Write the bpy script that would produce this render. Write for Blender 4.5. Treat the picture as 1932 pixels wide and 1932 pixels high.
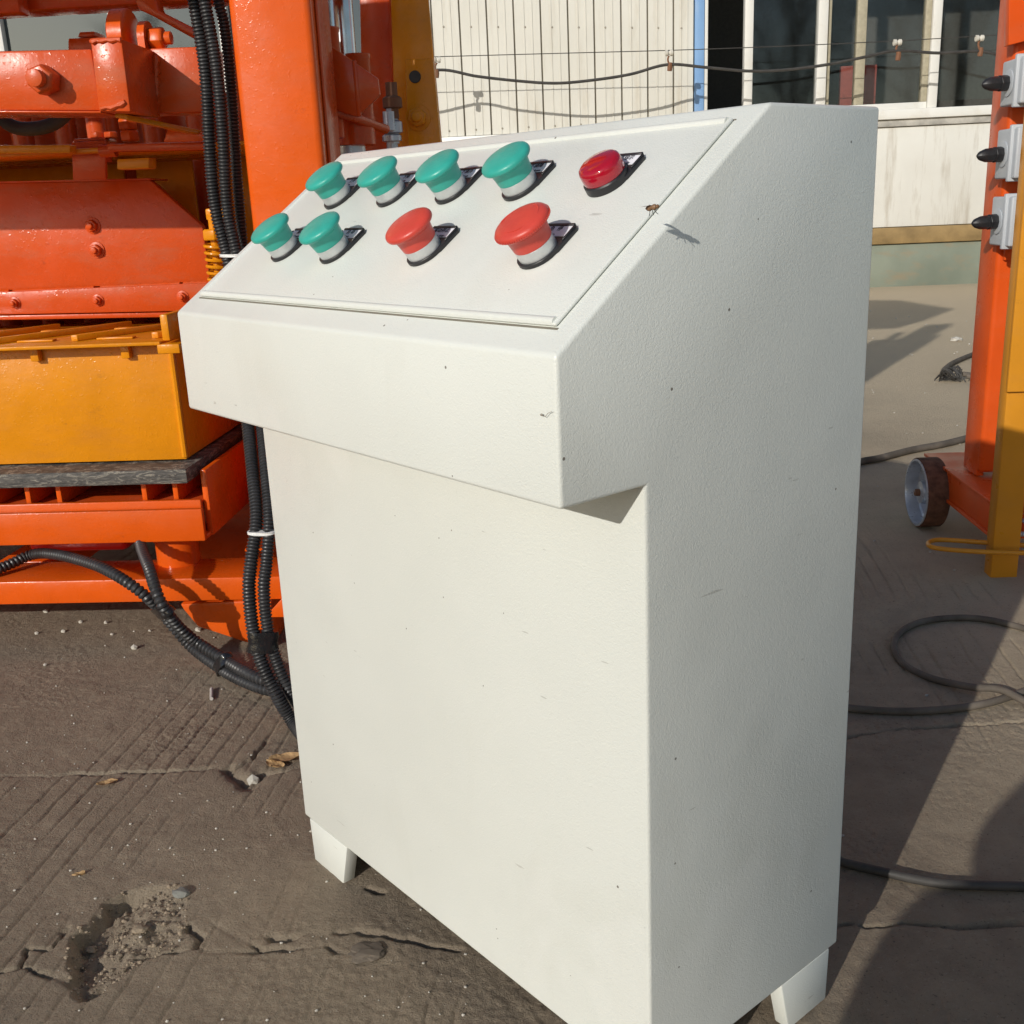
import bpy, bmesh, math, random
import numpy as np
from mathutils import Vector, Matrix, noise
random.seed(7); np.random.seed(7)
for o in list(bpy.data.objects): bpy.data.objects.remove(o)
SC = bpy.context.scene
COL = SC.collection
R = math.radians

# ------------------------------------------------------------------ camera
S = 0.6                                  # console width in metres
CAMP = Vector((1.846, -0.767, 1.342)) * S
YAW, PITCH, ROLL, FPX = R(50.55), R(-16.22), R(-2.53), 1995.9 / 1932.0
fwd = Vector((-math.sin(YAW) * math.cos(PITCH), math.cos(YAW) * math.cos(PITCH), math.sin(PITCH)))
r0 = Vector((math.cos(YAW), math.sin(YAW), 0)); u0 = r0.cross(fwd)
rgt = r0 * math.cos(ROLL) + u0 * math.sin(ROLL); up = -r0 * math.sin(ROLL) + u0 * math.cos(ROLL)
cam = bpy.data.cameras.new("camera"); camo = bpy.data.objects.new("camera", cam); COL.objects.link(camo)
m = Matrix.Identity(4)
for i in range(3):
    m[i][0], m[i][1], m[i][2], m[i][3] = rgt[i], up[i], -fwd[i], CAMP[i]
camo.matrix_world = m
cam.sensor_fit = 'HORIZONTAL'; cam.sensor_width = 36; cam.lens = 36 * FPX
cam.clip_start = 0.02; cam.clip_end = 500
SC.camera = camo
SC.render.resolution_x = SC.render.resolution_y = 1024

# ------------------------------------------------------------------ light
SUN_EL, SUN_AZ = R(21.8), R(-17.0)       # azimuth of travel, from +y towards +x
LDIR = Vector((math.sin(SUN_AZ) * math.cos(SUN_EL), math.cos(SUN_AZ) * math.cos(SUN_EL), -math.sin(SUN_EL)))
w = bpy.data.worlds.new("World"); SC.world = w; w.use_nodes = True
nt = w.node_tree; bg = nt.nodes["Background"]
sky = nt.nodes.new("ShaderNodeTexSky"); sky.sky_type = 'NISHITA'; sky.sun_disc = False
sky.sun_elevation = SUN_EL; sky.sun_rotation = math.atan2(-LDIR.x, -LDIR.y)
sky.air_density = 1.0; sky.dust_density = 0.7; sky.ozone_density = 1.0
nt.links.new(sky.outputs[0], bg.inputs[0]); bg.inputs[1].default_value = 0.098
sl = bpy.data.lights.new("sun", 'SUN'); sl.energy = 3.1; sl.angle = R(0.53); sl.color = (1.0, 0.96, 0.885)
so = bpy.data.objects.new("sun", sl); COL.objects.link(so)
so.rotation_euler = LDIR.to_track_quat('-Z', 'Y').to_euler(); so.location = (3, -6, 6)
SC.view_settings.view_transform = 'Standard'; SC.view_settings.look = 'None'
SC.view_settings.exposure = 0.0; SC.view_settings.gamma = 1.0; SC.view_settings.use_curve_mapping = False

# ------------------------------------------------------------------ frames
# yard frame: origin under the camera, a to the right along the workshop wall, b away from the camera, z up
TH = R(4.0)
fh = Vector((-math.sin(YAW), math.cos(YAW), 0))
E1 = r0 * math.cos(TH) - fh * math.sin(TH); E2 = fh * math.cos(TH) + r0 * math.sin(TH)
ORG = Vector((CAMP.x, CAMP.y, 0)); EROT = math.atan2(E1.y, E1.x)
def ew(a, b, z): return ORG + E1 * a + E2 * b + Vector((0, 0, z))
def we(p): q = p - ORG; return (q.dot(E1), q.dot(E2), q.z)
def ray(u, v):                            # survey of the photograph (1932 units): direction through a point of it
    return rgt * ((u - 966) / 1995.9) + up * (-(v - 966) / 1995.9) + fwd
def at(u, v, b):                          # ... where it meets the upright plane at distance b
    r = ray(u, v); t = b / r.dot(E2); return we(CAMP + r * t)
def atz(u, v, z=0.0):                     # ... where it meets the level z
    r = ray(u, v); t = (z - CAMP.z) / r.z; return we(CAMP + r * t)

# ------------------------------------------------------------------ geometry kit (lists of verts and faces)
def box(x0, x1, y0, y1, z0, z1):
    V = [(x0,y0,z0),(x1,y0,z0),(x1,y1,z0),(x0,y1,z0),(x0,y0,z1),(x1,y0,z1),(x1,y1,z1),(x0,y1,z1)]
    return V, [(0,3,2,1),(4,5,6,7),(0,1,5,4),(1,2,6,5),(2,3,7,6),(3,0,4,7)]
def hexa(bot, top):                       # any eight corners
    return list(bot) + list(top), [(0,3,2,1),(4,5,6,7),(0,1,5,4),(1,2,6,5),(2,3,7,6),(3,0,4,7)]
def join(*gs):
    V, F = [], []
    for v, f in gs:
        k = len(V); V += list(v); F += [tuple(i + k for i in q) for q in f]
    return V, F
def prism(poly, d):                       # polygon of 3-D points swept by vector d
    n = len(poly); d = Vector(d)
    V = [tuple(p) for p in poly] + [tuple(Vector(p) + d) for p in poly]
    F = [tuple(range(n)), tuple(range(2 * n - 1, n - 1, -1))]
    F += [(i, i + n, (i + 1) % n + n, (i + 1) % n) for i in range(n)]
    return V, F
def plate(pix, b, d):                     # upright plate facing the camera: outline surveyed at distance b, thickness d away
    return prism([at(u, v, b) for u, v in pix], (0, d, 0))
def basis(ax):
    ax = Vector(ax).normalized(); t = Vector((0, 0, 1)) if abs(ax.z) < 0.9 else Vector((1, 0, 0))
    x = t.cross(ax).normalized(); return x, ax.cross(x), ax
def lathe(prof, c, ax, n=24, ph=0.0, caps=True):     # profile of (radius, height) about axis ax through c
    x, y, z = basis(ax); c = Vector(c); V = []; F = []
    for r, h in prof:
        for k in range(n):
            t = 2 * math.pi * k / n + ph
            V.append(tuple(c + z * h + x * (r * math.cos(t)) + y * (r * math.sin(t))))
    for i in range(len(prof) - 1):
        for k in range(n):
            a, b2 = i * n + k, i * n + (k + 1) % n
            F.append((a, b2, b2 + n, a + n))
    if caps: F.append(tuple(range(n - 1, -1, -1))); m0 = (len(prof) - 1) * n; F.append(tuple(m0 + k for k in range(n)))
    return V, F
def cyl(c, ax, r, h, n=20): return lathe([(r, 0), (r, h)], c, ax, n)
def hexnut(c, ax, r, h): return lathe([(r * .93, 0), (r, h * .12), (r, h * .85), (r * .86, h)], c, ax, 6, 0.3)
def boltset(c, ax, r, h=None):            # nut with the bolt end standing out of it
    h = h or r * .9
    return join(lathe([(r * 1.35, 0), (r * 1.35, r * .15)], c, ax, 16), hexnut(Vector(c) + Vector(ax).normalized() * r * .15, ax, r, h),
                lathe([(r * .55, 0), (r * .55, h + r * .55), (r * .45, h + r * .68)], c, ax, 12))
def spline(pts, step):
    P = [Vector(p) for p in pts]; P = [P[0] * 2 - P[1]] + P + [P[-1] * 2 - P[-2]]; out = []
    for i in range(1, len(P) - 2):
        a, b, c, d = P[i - 1:i + 3]
        n = max(4, int((c - b).length / step * 3))
        for k in range(n):
            t = k / n
            out.append(0.5 * ((2 * b) + (c - a) * t + (2 * a - 5 * b + 4 * c - d) * t * t + (-a + 3 * b - 3 * c + d) * t ** 3))
    out.append(P[-2])
    res = [out[0]]; acc = 0.0
    for i in range(1, len(out)):          # even spacing
        p, q = out[i - 1], out[i]; L = (q - p).length; s = step - acc
        while s <= L:
            res.append(p + (q - p) * (s / L)); s += step
        acc = L - (s - step)
    return res
def sweep(pts, radii, n=10):              # tube along points, a radius for each
    V, F = [], []; pts = [Vector(p) for p in pts]; N = len(pts)
    t0 = (pts[1] - pts[0]).normalized(); x = basis(t0)[0]
    for i, p in enumerate(pts):
        t = (pts[min(i + 1, N - 1)] - pts[max(i - 1, 0)]).normalized()
        x = (x - t * x.dot(t)).normalized(); y = t.cross(x); r = radii[i] if hasattr(radii, '__len__') else radii
        for k in range(n):
            q = 2 * math.pi * k / n; V.append(tuple(p + x * (r * math.cos(q)) + y * (r * math.sin(q))))
    for i in range(N - 1):
        for k in range(n):
            a, b = i * n + k, i * n + (k + 1) % n; F.append((a, b, b + n, a + n))
    F.append(tuple(range(n - 1, -1, -1))); F.append(tuple((N - 1) * n + k for k in range(n)))
    return V, F
def tube(pts, r, step=0.01, n=10): return sweep(spline(pts, step), r, n)
def corrugated(pts, r, pitch=0.0058, n=12):
    P = spline(pts, pitch / 3); return sweep(P, [(r, r, r * .76)[i % 3] for i in range(len(P))], n)
def rock(r, seed, flat=.7, n=1):
    bm = bmesh.new(); bmesh.ops.create_icosphere(bm, subdivisions=n, radius=1)
    for v in bm.verts:
        k = 1 + .35 * noise.noise(v.co * 1.3 + Vector((seed * 7.1, seed, 0))) + .22 * noise.noise(v.co * 3.1 + Vector((seed * 3.1, 0, seed)))
        v.co = Vector((v.co.x * r * k, v.co.y * r * k * .8, v.co.z * r * k * flat))
    V = [tuple(v.co) for v in bm.verts]; F = [tuple(v.index for v in f.verts) for f in bm.faces]; bm.free(); return V, F
def move(g, d): d = Vector(d); return [tuple(Vector(v) + d) for v in g[0]], g[1]
def spin(g, M): return [tuple(M @ Vector(v)) for v in g[0]], g[1]

# ------------------------------------------------------------------ objects
ORI = {}
def mesh_from(name, g, off, bevel=0.0, seg=2, smooth=False):
    V = [tuple(Vector(v) - off) for v in g[0]]
    bm = bmesh.new(); vs = [bm.verts.new(v) for v in V]
    for f in g[1]:
        try: bm.faces.new([vs[i] for i in f])
        except ValueError: pass
    bmesh.ops.recalc_face_normals(bm, faces=bm.faces)
    if bevel:
        es = [e for e in bm.edges if len(e.link_faces) == 2 and e.calc_face_angle() > R(25)]
        bmesh.ops.bevel(bm, geom=es, offset=bevel, segments=seg, profile=.5, affect='EDGES', clamp_overlap=True)
    me = bpy.data.meshes.new(name); bm.to_mesh(me); bm.free()
    if smooth or bevel:
        me.polygons.foreach_set('use_smooth', [True] * len(me.polygons))
        me.set_sharp_from_angle(angle=R(38))
    return me
def place(o, frame, loc):
    if frame == 'E': o.location = ew(*loc); o.rotation_euler = (0, 0, EROT)
    else: o.location = loc
    ORI[o.name] = (frame, Vector(loc))
def tag(o, label, cat, group=None, kind=None):
    if label: o["label"] = label
    if cat: o["category"] = cat
    if group: o["group"] = group
    if kind: o["kind"] = kind
    return o
def thing(name, label, cat, loc, frame='E', group=None):
    o = bpy.data.objects.new(name, None); COL.objects.link(o); o.empty_display_size = .05
    place(o, frame, loc); return tag(o, label, cat, group)
def part(name, g, mat, parent, bevel=0.0, smooth=False, label=None, seg=2, kind=None):
    fr, off = ORI[parent.name]
    o = bpy.data.objects.new(name, mesh_from(name, g, off, bevel, seg, smooth)); COL.objects.link(o)
    o.data.materials.append(mat); o.parent = parent; ORI[o.name] = (fr, off)
    if label: o["label"] = label
    if kind: o["kind"] = kind
    return o
def single(name, g, mat, label, cat, loc, frame='E', group=None, kind=None, bevel=0.0, smooth=False):
    o = bpy.data.objects.new(name, mesh_from(name, g, Vector(loc), bevel, 2, smooth)); COL.objects.link(o)
    o.data.materials.append(mat); place(o, frame, loc); return tag(o, label, cat, group, kind)

# ------------------------------------------------------------------ materials
def nodes(name):
    mt = bpy.data.materials.new(name); mt.use_nodes = True; t = mt.node_tree; return mt, t, t.nodes["Principled BSDF"]
def N(t, kind, **kw):
    n = t.nodes.new(kind)
    for k, v in kw.items():
        if k in n.inputs: n.inputs[k].default_value = v
        else: setattr(n, k, v)
    return n
def ramp(t, src, stops):
    r = t.nodes.new("ShaderNodeValToRGB"); e = r.color_ramp.elements
    while len(e) < len(stops): e.new(0.5)
    for k, (p, c) in enumerate(stops):
        e[k].position = p; e[k].color = (c, c, c, 1) if not hasattr(c, '__len__') else (*c, 1)
    t.links.new(src, r.inputs[0]); return r.outputs[0]
def mix(t, fac, a, b, mode='MIX'):
    n = t.nodes.new("ShaderNodeMix"); n.data_type = 'RGBA'; n.blend_type = mode
    for sock, v in ((n.inputs[0], fac), (n.inputs[6], a), (n.inputs[7], b)):
        if hasattr(v, 'default_value') or hasattr(v, 'is_linked'): t.links.new(v, sock)
        else: sock.default_value = v if not hasattr(v, '__len__') else (*v, 1)
    return n.outputs[2]
def bump(t, bs, h, strength, dist, prev=None):
    b = N(t, "ShaderNodeBump", Strength=strength, Distance=dist); t.links.new(h, b.inputs["Height"])
    if prev: t.links.new(prev, b.inputs["Normal"])
    t.links.new(b.outputs[0], bs.inputs["Normal"]); return b.outputs[0]
def coords(t, scale=None):
    c = t.nodes.new("ShaderNodeTexCoord").outputs["Object"]
    if scale:
        mp = N(t, "ShaderNodeMapping"); mp.inputs["Scale"].default_value = scale; t.links.new(c, mp.inputs[0]); c = mp.outputs[0]
    return c
def noi(t, c, scale, detail=3, rough=.55, dist=0.0):
    n = N(t, "ShaderNodeTexNoise", Scale=scale, Detail=detail, Roughness=rough, Distortion=dist); t.links.new(c, n.inputs["Vector"]); return n.outputs["Fac"]
def plain(name, col, rough=.5, metal=0.0, spec=.5, var=.12, vs=30, bmp=0.0, bs_=200):
    mt, t, b = nodes(name); c = coords(t)
    dk = tuple(x * (1 - var) for x in col); lt = tuple(min(1, x * (1 + var)) for x in col)
    t.links.new(mix(t, ramp(t, noi(t, c, vs, 4), [(.3, 0.0), (.7, 1.0)]), dk, lt), b.inputs["Base Color"])
    t.links.new(ramp(t, noi(t, c, vs * 2.3, 3), [(.3, max(.02, rough - .08)), (.7, min(1, rough + .08))]), b.inputs["Roughness"])
    b.inputs["Metallic"].default_value = metal; b.inputs["Specular IOR Level"].default_value = spec
    if bmp: bump(t, b, noi(t, c, bs_, 3), bmp, .002)
    return mt
def enamel(name, col, dust=(.34, .2, .13), rough=.2, lumps=.5, dusty=.5):
    # brushed machine enamel: runs, specks and a film of dust
    mt, t, b = nodes(name); c = coords(t)
    base = mix(t, ramp(t, noi(t, c, 9, 4), [(.3, 0.0), (.75, 1.0)]), tuple(x * .9 for x in col), tuple(min(1, x * 1.06) for x in col))
    film = ramp(t, noi(t, coords(t, (1, 1, 3)), 7, 6, .7), [(.5, 0.0), (.75, dusty)])
    base = mix(t, film, base, dust)
    grime = ramp(t, noi(t, coords(t, (1, 1, 1.6)), 17, 8, .78), [(.60, 0.0), (.72, .55)])
    base = mix(t, grime, base, tuple(x * .30 + .02 for x in col))
    spk = ramp(t, noi(t, c, 320, 2), [(.72, 0.0), (.78, .7)])
    base = mix(t, spk, base, tuple(x * .35 for x in col))
    t.links.new(base, b.inputs["Base Color"])
    t.links.new(ramp(t, noi(t, c, 14, 4), [(.3, max(.1, rough - .06)), (.75, rough + .22)]), b.inputs["Roughness"])
    b.inputs["Specular IOR Level"].default_value = .28
    n1 = bump(t, b, noi(t, c, 45, 3), .25 * lumps, .006)
    drops = ramp(t, noi(t, c, 170, 2, .5), [(.62, 0.0), (.74, 1.0)])
    bump(t, b, drops, .35 * lumps, .003, n1)
    return mt
ORANGE = enamel("orange_enamel", (.74, .102, .006), lumps=.3, dusty=.10)
REDOR = enamel("red_orange_enamel", (.62, .080, .012), lumps=.4, dusty=.3)
YELLOW = enamel("yellow_enamel", (.74, .265, .006), dust=(.42, .17, .06), dusty=.22)
YELLOW2 = enamel("yellow_enamel_plain", (.66, .27, .02), lumps=.15, dusty=.1, rough=.3)
ORANGE2 = enamel("orange_enamel_plain", (.72, .095, .012), lumps=.12, dusty=.1, rough=.28)
REDB = plain("bright_red_paint", (.62, .02, .015), .35)
CHROME = plain("steel_rod", (.55, .56, .58), .22, 1.0, var=.2, vs=12)
STEEL = plain("zinc_steel", (.5, .54, .6), .33, .45, var=.15, vs=40)
RUST = plain("rusty_wheel_tread", (.13, .062, .038), .8, 0, .3, .5, 45, .5, 160)
BLKPL = plain("black_plastic", (.018, .018, .02), .42, 0, .5, .2, 60, .12, 300)
CONDUIT = plain("conduit_plastic", (.03, .03, .032), .42, 0, .5, .35, 25)
TAPE = plain("black_tape", (.012, .012, .014), .16, 0, .6, .2, 60, .5, 140)
RUBBER = plain("cable_rubber", (.05, .046, .042), .6, 0, .4, .3, 25, .2, 200)
DUSTCABLE = plain("dusty_cable_rubber", (.12, .1, .08), .75, 0, .3, .35, 20, .2, 200)
WHITEPL = plain("white_plastic", (.75, .75, .73), .4)
GREYPL = plain("grey_enclosure_plastic", (.47, .5, .53), .4, 0, .4, .05, 10)
GREEN = plain("green_button_plastic", (.035, .37, .30), .38, 0, .45, .08, 60, .1, 400)
RED = plain("red_button_plastic", (.60, .062, .042), .36, 0, .45, .08, 60, .1, 400)
COLLAR = plain("brushed_collar", (.6, .62, .62), .38, .5, .5, .1, 60, .08, 300)
CARD = plain("label_card", (.82, .82, .86), .6)
INK = plain("label_ink", (.03, .03, .05), .6)
ORBOARD = plain("dark_press_board", (.1, .085, .07), .7, 0, .3, .3, 14)
STONE = plain("pale_stone", (.5, .47, .41), .9, 0, .2, .2, 90, .4, 120)
GRAVEL = plain("gravel", (.27, .215, .155), .95, 0, .2, .4, 60, .4, 150)
LEAF = plain("dry_leaf", (.42, .27, .13), .7, 0, .3, .3, 60, .4, 120)
PORCE = plain("porcelain", (.6, .57, .5), .2)
RUSTW = plain("rusty_hook", (.2, .09, .045), .8)
BARK = plain("bark", (.06, .05, .042), .9)

def board_mat():
    mt, t, b = nodes("compressed_board"); c = coords(t, (1.2, 1.2, 6))
    f = noi(t, c, 22, 6, .7, 1.6)
    t.links.new(ramp(t, f, [(.32, (.035, .033, .032)), (.52, (.10, .09, .08)), (.60, (.30, .27, .22)), (.64, (.09, .08, .07))]), b.inputs["Base Color"])
    b.inputs["Roughness"].default_value = .6; bump(t, b, f, .6, .004); return mt
BOARD = board_mat()

def coat():                                # wrinkled off-white powder coat, handled and dusty
    mt, t, b = nodes("wrinkle_powder_coat"); c = coords(t)
    base = mix(t, ramp(t, noi(t, c, 3.0, 4), [(.3, 0.0), (.7, 1.0)]), (.685, .70, .65), (.72, .735, .688))
    smear = ramp(t, noi(t, coords(t, (1.0, 1.0, .55)), 5.5, 6, .62, .8), [(.52, 0.0), (.72, .30)])
    base = mix(t, smear, base, (.60, .60, .535))
    pale = ramp(t, noi(t, coords(t, (1.3, 1.3, .8)), 4.1, 3, .5, .5), [(.60, 0.0), (.64, .35)])
    base = mix(t, pale, base, (.76, .77, .73))
    scuff = ramp(t, noi(t, coords(t, (1.5, 1.5, 1)), 30, 8, .8), [(.66, 0.0), (.76, .5)])
    base = mix(t, scuff, base, (.33, .32, .28))
    scr = ramp(t, noi(t, coords(t, (9, 9, 60)), 2.0, 3, .5, .3), [(.735, 0.0), (.75, .5)])
    base = mix(t, scr, base, (.36, .35, .31))
    for sc, thr, rad in ((24, .42, .030), (55, .22, .04)):
        vor = N(t, "ShaderNodeTexVoronoi", Scale=sc, feature='F1'); t.links.new(c, vor.inputs["Vector"])
        rnd = t.nodes.new("ShaderNodeSeparateColor"); t.links.new(vor.outputs["Color"], rnd.inputs[0])
        pick = N(t, "ShaderNodeMath", operation='LESS_THAN'); t.links.new(rnd.outputs[0], pick.inputs[0]); pick.inputs[1].default_value = thr
        near = N(t, "ShaderNodeMath", operation='LESS_THAN'); t.links.new(vor.outputs["Distance"], near.inputs[0]); near.inputs[1].default_value = rad
        spot = N(t, "ShaderNodeMath", operation='MULTIPLY'); t.links.new(pick.outputs[0], spot.inputs[0]); t.links.new(near.outputs[0], spot.inputs[1])
        base = mix(t, spot.outputs[0], base, (.2, .185, .16))
    t.links.new(base, b.inputs["Base Color"])
    t.links.new(ramp(t, noi(t, c, 4.5, 4), [(.3, .30), (.7, .5)]), b.inputs["Roughness"])
    wr = noi(t, c, 390, 1.5, .45, 1.4)
    n1 = bump(t, b, wr, .34, .0010)
    bump(t, b, noi(t, c, 5, 2), .3, .008, n1)
    return mt
COAT = coat()
def lens():
    mt, t, b = nodes("red_lamp_lens")
    b.inputs["Base Color"].default_value = (.55, .008, .03, 1); b.inputs["Roughness"].default_value = .08
    b.inputs["Transmission Weight"].default_value = .35; b.inputs["IOR"].default_value = 1.45
    b.inputs["Coat Weight"].default_value = .6; b.inputs["Coat Roughness"].default_value = .03
    return mt
LENS = lens()
def glass(name, refl, tint):
    mt = bpy.data.materials.new(name); mt.use_nodes = True; t = mt.node_tree; t.nodes.clear()
    out = t.nodes.new("ShaderNodeOutputMaterial"); mx = t.nodes.new("ShaderNodeMixShader")
    gl = N(t, "ShaderNodeBsdfGlossy"); gl.inputs["Roughness"].default_value = .05; gl.inputs["Color"].default_value = (.86, .95, 1, 1)
    tr = N(t, "ShaderNodeBsdfTransparent"); tr.inputs["Color"].default_value = (*tint, 1)
    mx.inputs[0].default_value = refl
    t.links.new(tr.outputs[0], mx.inputs[1]); t.links.new(gl.outputs[0], mx.inputs[2]); t.links.new(mx.outputs[0], out.inputs[0]); return mt
GLASSD = glass("window_glass", .035, (.85, .86, .85)); GLASSL = glass("coated_window_glass", .13, (.3, .32, .33))

def ground_mat():
    mt, t, b = nodes("worn_concrete"); c = coords(t)
    g = mix(t, ramp(t, noi(t, c, 2.2, 6, .6), [(.32, 0.0), (.68, 1.0)]), (.315, .248, .175), (.395, .318, .23))
    g = mix(t, ramp(t, noi(t, c, 26, 6, .7), [(.35, 0.0), (.65, .55)]), g, (.24, .188, .135))
    pale = ramp(t, noi(t, coords(t, (1.6, .7, 1)), 6.5, 7, .72), [(.63, 0.0), (.8, .55)])
    g = mix(t, pale, g, (.42, .37, .30))
    dark = ramp(t, noi(t, coords(t, (.8, 1.3, 1)), 3.1, 6, .65), [(.58, 0.0), (.76, .6)])
    g = mix(t, dark, g, (.19, .152, .115))
    sx = t.nodes.new('ShaderNodeSeparateXYZ'); t.links.new(c, sx.inputs[0])          # concrete tinted paler further into the yard and to the right
    dz = N(t, 'ShaderNodeMath', operation='MULTIPLY_ADD'); t.links.new(sx.outputs[0], dz.inputs[0]); dz.inputs[1].default_value = .16; dz.inputs[2].default_value = -.05
    dy = N(t, 'ShaderNodeMath', operation='MULTIPLY_ADD'); t.links.new(sx.outputs[1], dy.inputs[0]); dy.inputs[1].default_value = .085; t.links.new(dz.outputs[0], dy.inputs[2])
    dn = N(t, 'ShaderNodeMath', operation='MULTIPLY_ADD'); t.links.new(noi(t, c, 1.7, 5, .6), dn.inputs[0]); dn.inputs[1].default_value = .8; t.links.new(dy.outputs[0], dn.inputs[2])
    g = mix(t, ramp(t, dn.outputs[0], [(.45, 0.0), (.95, .9)]), g, (.64, .52, .36))
    grit = ramp(t, noi(t, c, 300, 3, .6), [(.62, 0.0), (.70, .55)])
    g = mix(t, grit, g, (.45, .39, .31))
    pit = ramp(t, noi(t, c, 240, 4, .65), [(.30, .7), (.40, 0.0)])
    g = mix(t, pit, g, (.085, .066, .05))
    t.links.new(g, b.inputs["Base Color"]); b.inputs["Roughness"].default_value = .82; b.inputs["Specular IOR Level"].default_value = .35
    n1 = bump(t, b, noi(t, c, 95, 9, .82), .9, .006)
    bump(t, b, noi(t, c, 330, 4, .7), .8, .003, n1)
    return mt
GROUND = ground_mat()
def wall_mat(name, c0, c1, stain, sc=(3, 3, .7), amt=.5, rough=.55):
    mt, t, b = nodes(name)
    g = mix(t, ramp(t, noi(t, coords(t), 1.6, 5), [(.3, 0.0), (.7, 1.0)]), c0, c1)
    g = mix(t, ramp(t, noi(t, coords(t, sc), 2.2, 7, .7), [(.52, 0.0), (.74, amt)]), g, stain)
    t.links.new(g, b.inputs["Base Color"]); b.inputs["Roughness"].default_value = rough
    bump(t, b, noi(t, coords(t, (1, 1, .4)), 3.0, 3), .25, .03); return mt
SHEET = wall_mat("white_sheet", (.62, .60, .53), (.69, .67, .60), (.45, .38, .27), (4, 4, .5), .5, .45)
PANELW = wall_mat("weathered_white_panel", (.66, .64, .58), (.74, .73, .68), (.36, .30, .22), (3.5, 3.5, .45), .8)
FRAMEW = wall_mat("white_window_frame", (.72, .71, .66), (.78, .77, .73), (.5, .42, .3), (2, 2, 2), .3, .4)
SASH = plain("beige_sash", (.40, .36, .26), .5)
BLUEP = wall_mat("blue_trim", (.18, .34, .62), (.24, .42, .68), (.5, .55, .6), (3, 3, 1), .4)
LEDGE = plain("brown_ledge", (.30, .20, .085), .6, 0, .4, .3, 6)
PLINTH = wall_mat("green_plinth", (.15, .175, .135), (.25, .275, .215), (.30, .22, .13), (1.2, 1.2, 3), .8, .8)
DARKIN = plain("dark_interior", (.12, .115, .105), .9)
REDIN = plain("dull_red_board", (.4, .09, .07), .7)
SEAM = plain("sheet_seam", (.34, .31, .25), .8)

# ------------------------------------------------------------------ ground: one sheet to the horizon, fine where it is near
def grow(lo, hi, step, far, k=1.16):
    c = list(np.arange(lo, hi + 1e-6, step)); s = step; x = c[-1]
    while x < far: s = min(s * k, 12); x += s; c.append(x)
    s = step; x = c[0]; L = []
    while x > -far: s = min(s * k, 12); x -= s; L.append(x)
    return np.array(L[::-1] + c)
ga = grow(-1.40, .96, .0023, 130); gb = grow(.66, 2.10, .0027, 130)
A, Bm = np.meshgrid(ga, gb)
def vnoise(x, y, seed):                    # smooth value noise
    rs = np.random.RandomState(seed); T = rs.rand(256, 256)
    xi = np.floor(x).astype(int); yi = np.floor(y).astype(int); fx = x - xi; fy = y - yi
    fx = fx * fx * (3 - 2 * fx); fy = fy * fy * (3 - 2 * fy)
    g = lambda i, j: T[(yi + j) % 256, (xi + i) % 256]
    return (g(0,0) * (1 - fx) + g(1,0) * fx) * (1 - fy) + (g(0,1) * (1 - fx) + g(1,1) * fx) * fy - .5
near = ((A > -3) & (A < 4) & (Bm > 0) & (Bm < 6)).astype(float)
H = .010 * vnoise(A * 2.3, Bm * 2.3, 1) * near + .0025 * vnoise(A * 9, Bm * 9, 2) * near + .0012 * vnoise(A * 31, Bm * 31, 3) * near
H += .0010 * vnoise(A * 80, Bm * 80, 4) * near + .0013 * vnoise(A * 190, Bm * 190, 14) * near * (.5 + np.clip(vnoise(A * 6, Bm * 6, 44) * 3, 0, 1.2))
wob = A + .010 * vnoise(A * 3, Bm * 3, 5) + .004 * vnoise(A * 12, Bm * 12, 15) + .0022 * vnoise(A * 70, Bm * 55, 17)   # tamped grooves, running away from the camera
gs = .031; ph = (wob - .06 * Bm) / gs; idx = np.floor(ph); fr = ph - idx
rsel = np.sin(idx * 12.9898) * 43758.5453; rsel = rsel - np.floor(rsel)
patch = np.clip(vnoise(A * 2.1 + 9, Bm * 1.7, 6) * 4 + .75, .06, 1) * (rsel > .12) * (.45 + .55 * rsel) * np.clip(vnoise(A * 17, Bm * 9, 16) * 3 + .75, 0, 1)
H -= .0036 * np.exp(-((fr - .5) * gs / .0019) ** 2) * patch * near
def seg_dist(px, py, poly):
    d = np.full(px.shape, 9.0)
    for (x0, y0), (x1, y1) in zip(poly[:-1], poly[1:]):
        dx, dy = x1 - x0, y1 - y0; t = np.clip(((px - x0) * dx + (py - y0) * dy) / (dx * dx + dy * dy), 0, 1)
        d = np.minimum(d, np.hypot(px - x0 - t * dx, py - y0 - t * dy))
    return d
CR = [[(-60,1464),(0,1463),(126,1461),(198,1457),(304,1454),(423,1452),(463,1478),(480,1464),(559,1455),(640,1450)],
      [(440,1454),(478,1430),(500,1400),(530,1370),(560,1345)], [(-60,1836),(0,1834),(52,1833),(95,1843),(136,1852)], [(30,1833),(54,1789),(95,1793),(130,1748)],
      [(259,1804),(328,1798),(380,1793),(484,1793),(587,1787)], [(510,1770),(605,1764),(665,1758),(734,1770),(812,1787),(872,1793)],
      [(354,1748),(380,1765),(371,1791)], [(397,1739),(458,1770),(492,1787)], [(622,1783),(656,1800),(682,1804)], [(698,1679),(722,1682)],
      [(1560,1395),(1640,1382),(1700,1375),(1800,1368),(1990,1358)], [(1560,1752),(1640,1741),(1760,1746),(1990,1735)]]
near2 = (A > -2) & (A < 2) & (Bm > .4) & (Bm < 2.6)
ax_, bx_ = A[near2], Bm[near2]
hh = H[near2]
jx = ax_ + .007 * vnoise(ax_ * 60, bx_ * 60, 8) + .004 * vnoise(ax_ * 140, bx_ * 140, 9); jy = bx_ + .009 * vnoise(ax_ * 28, bx_ * 28, 10) + .006 * vnoise(ax_ * 90, bx_ * 90, 11)
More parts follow.
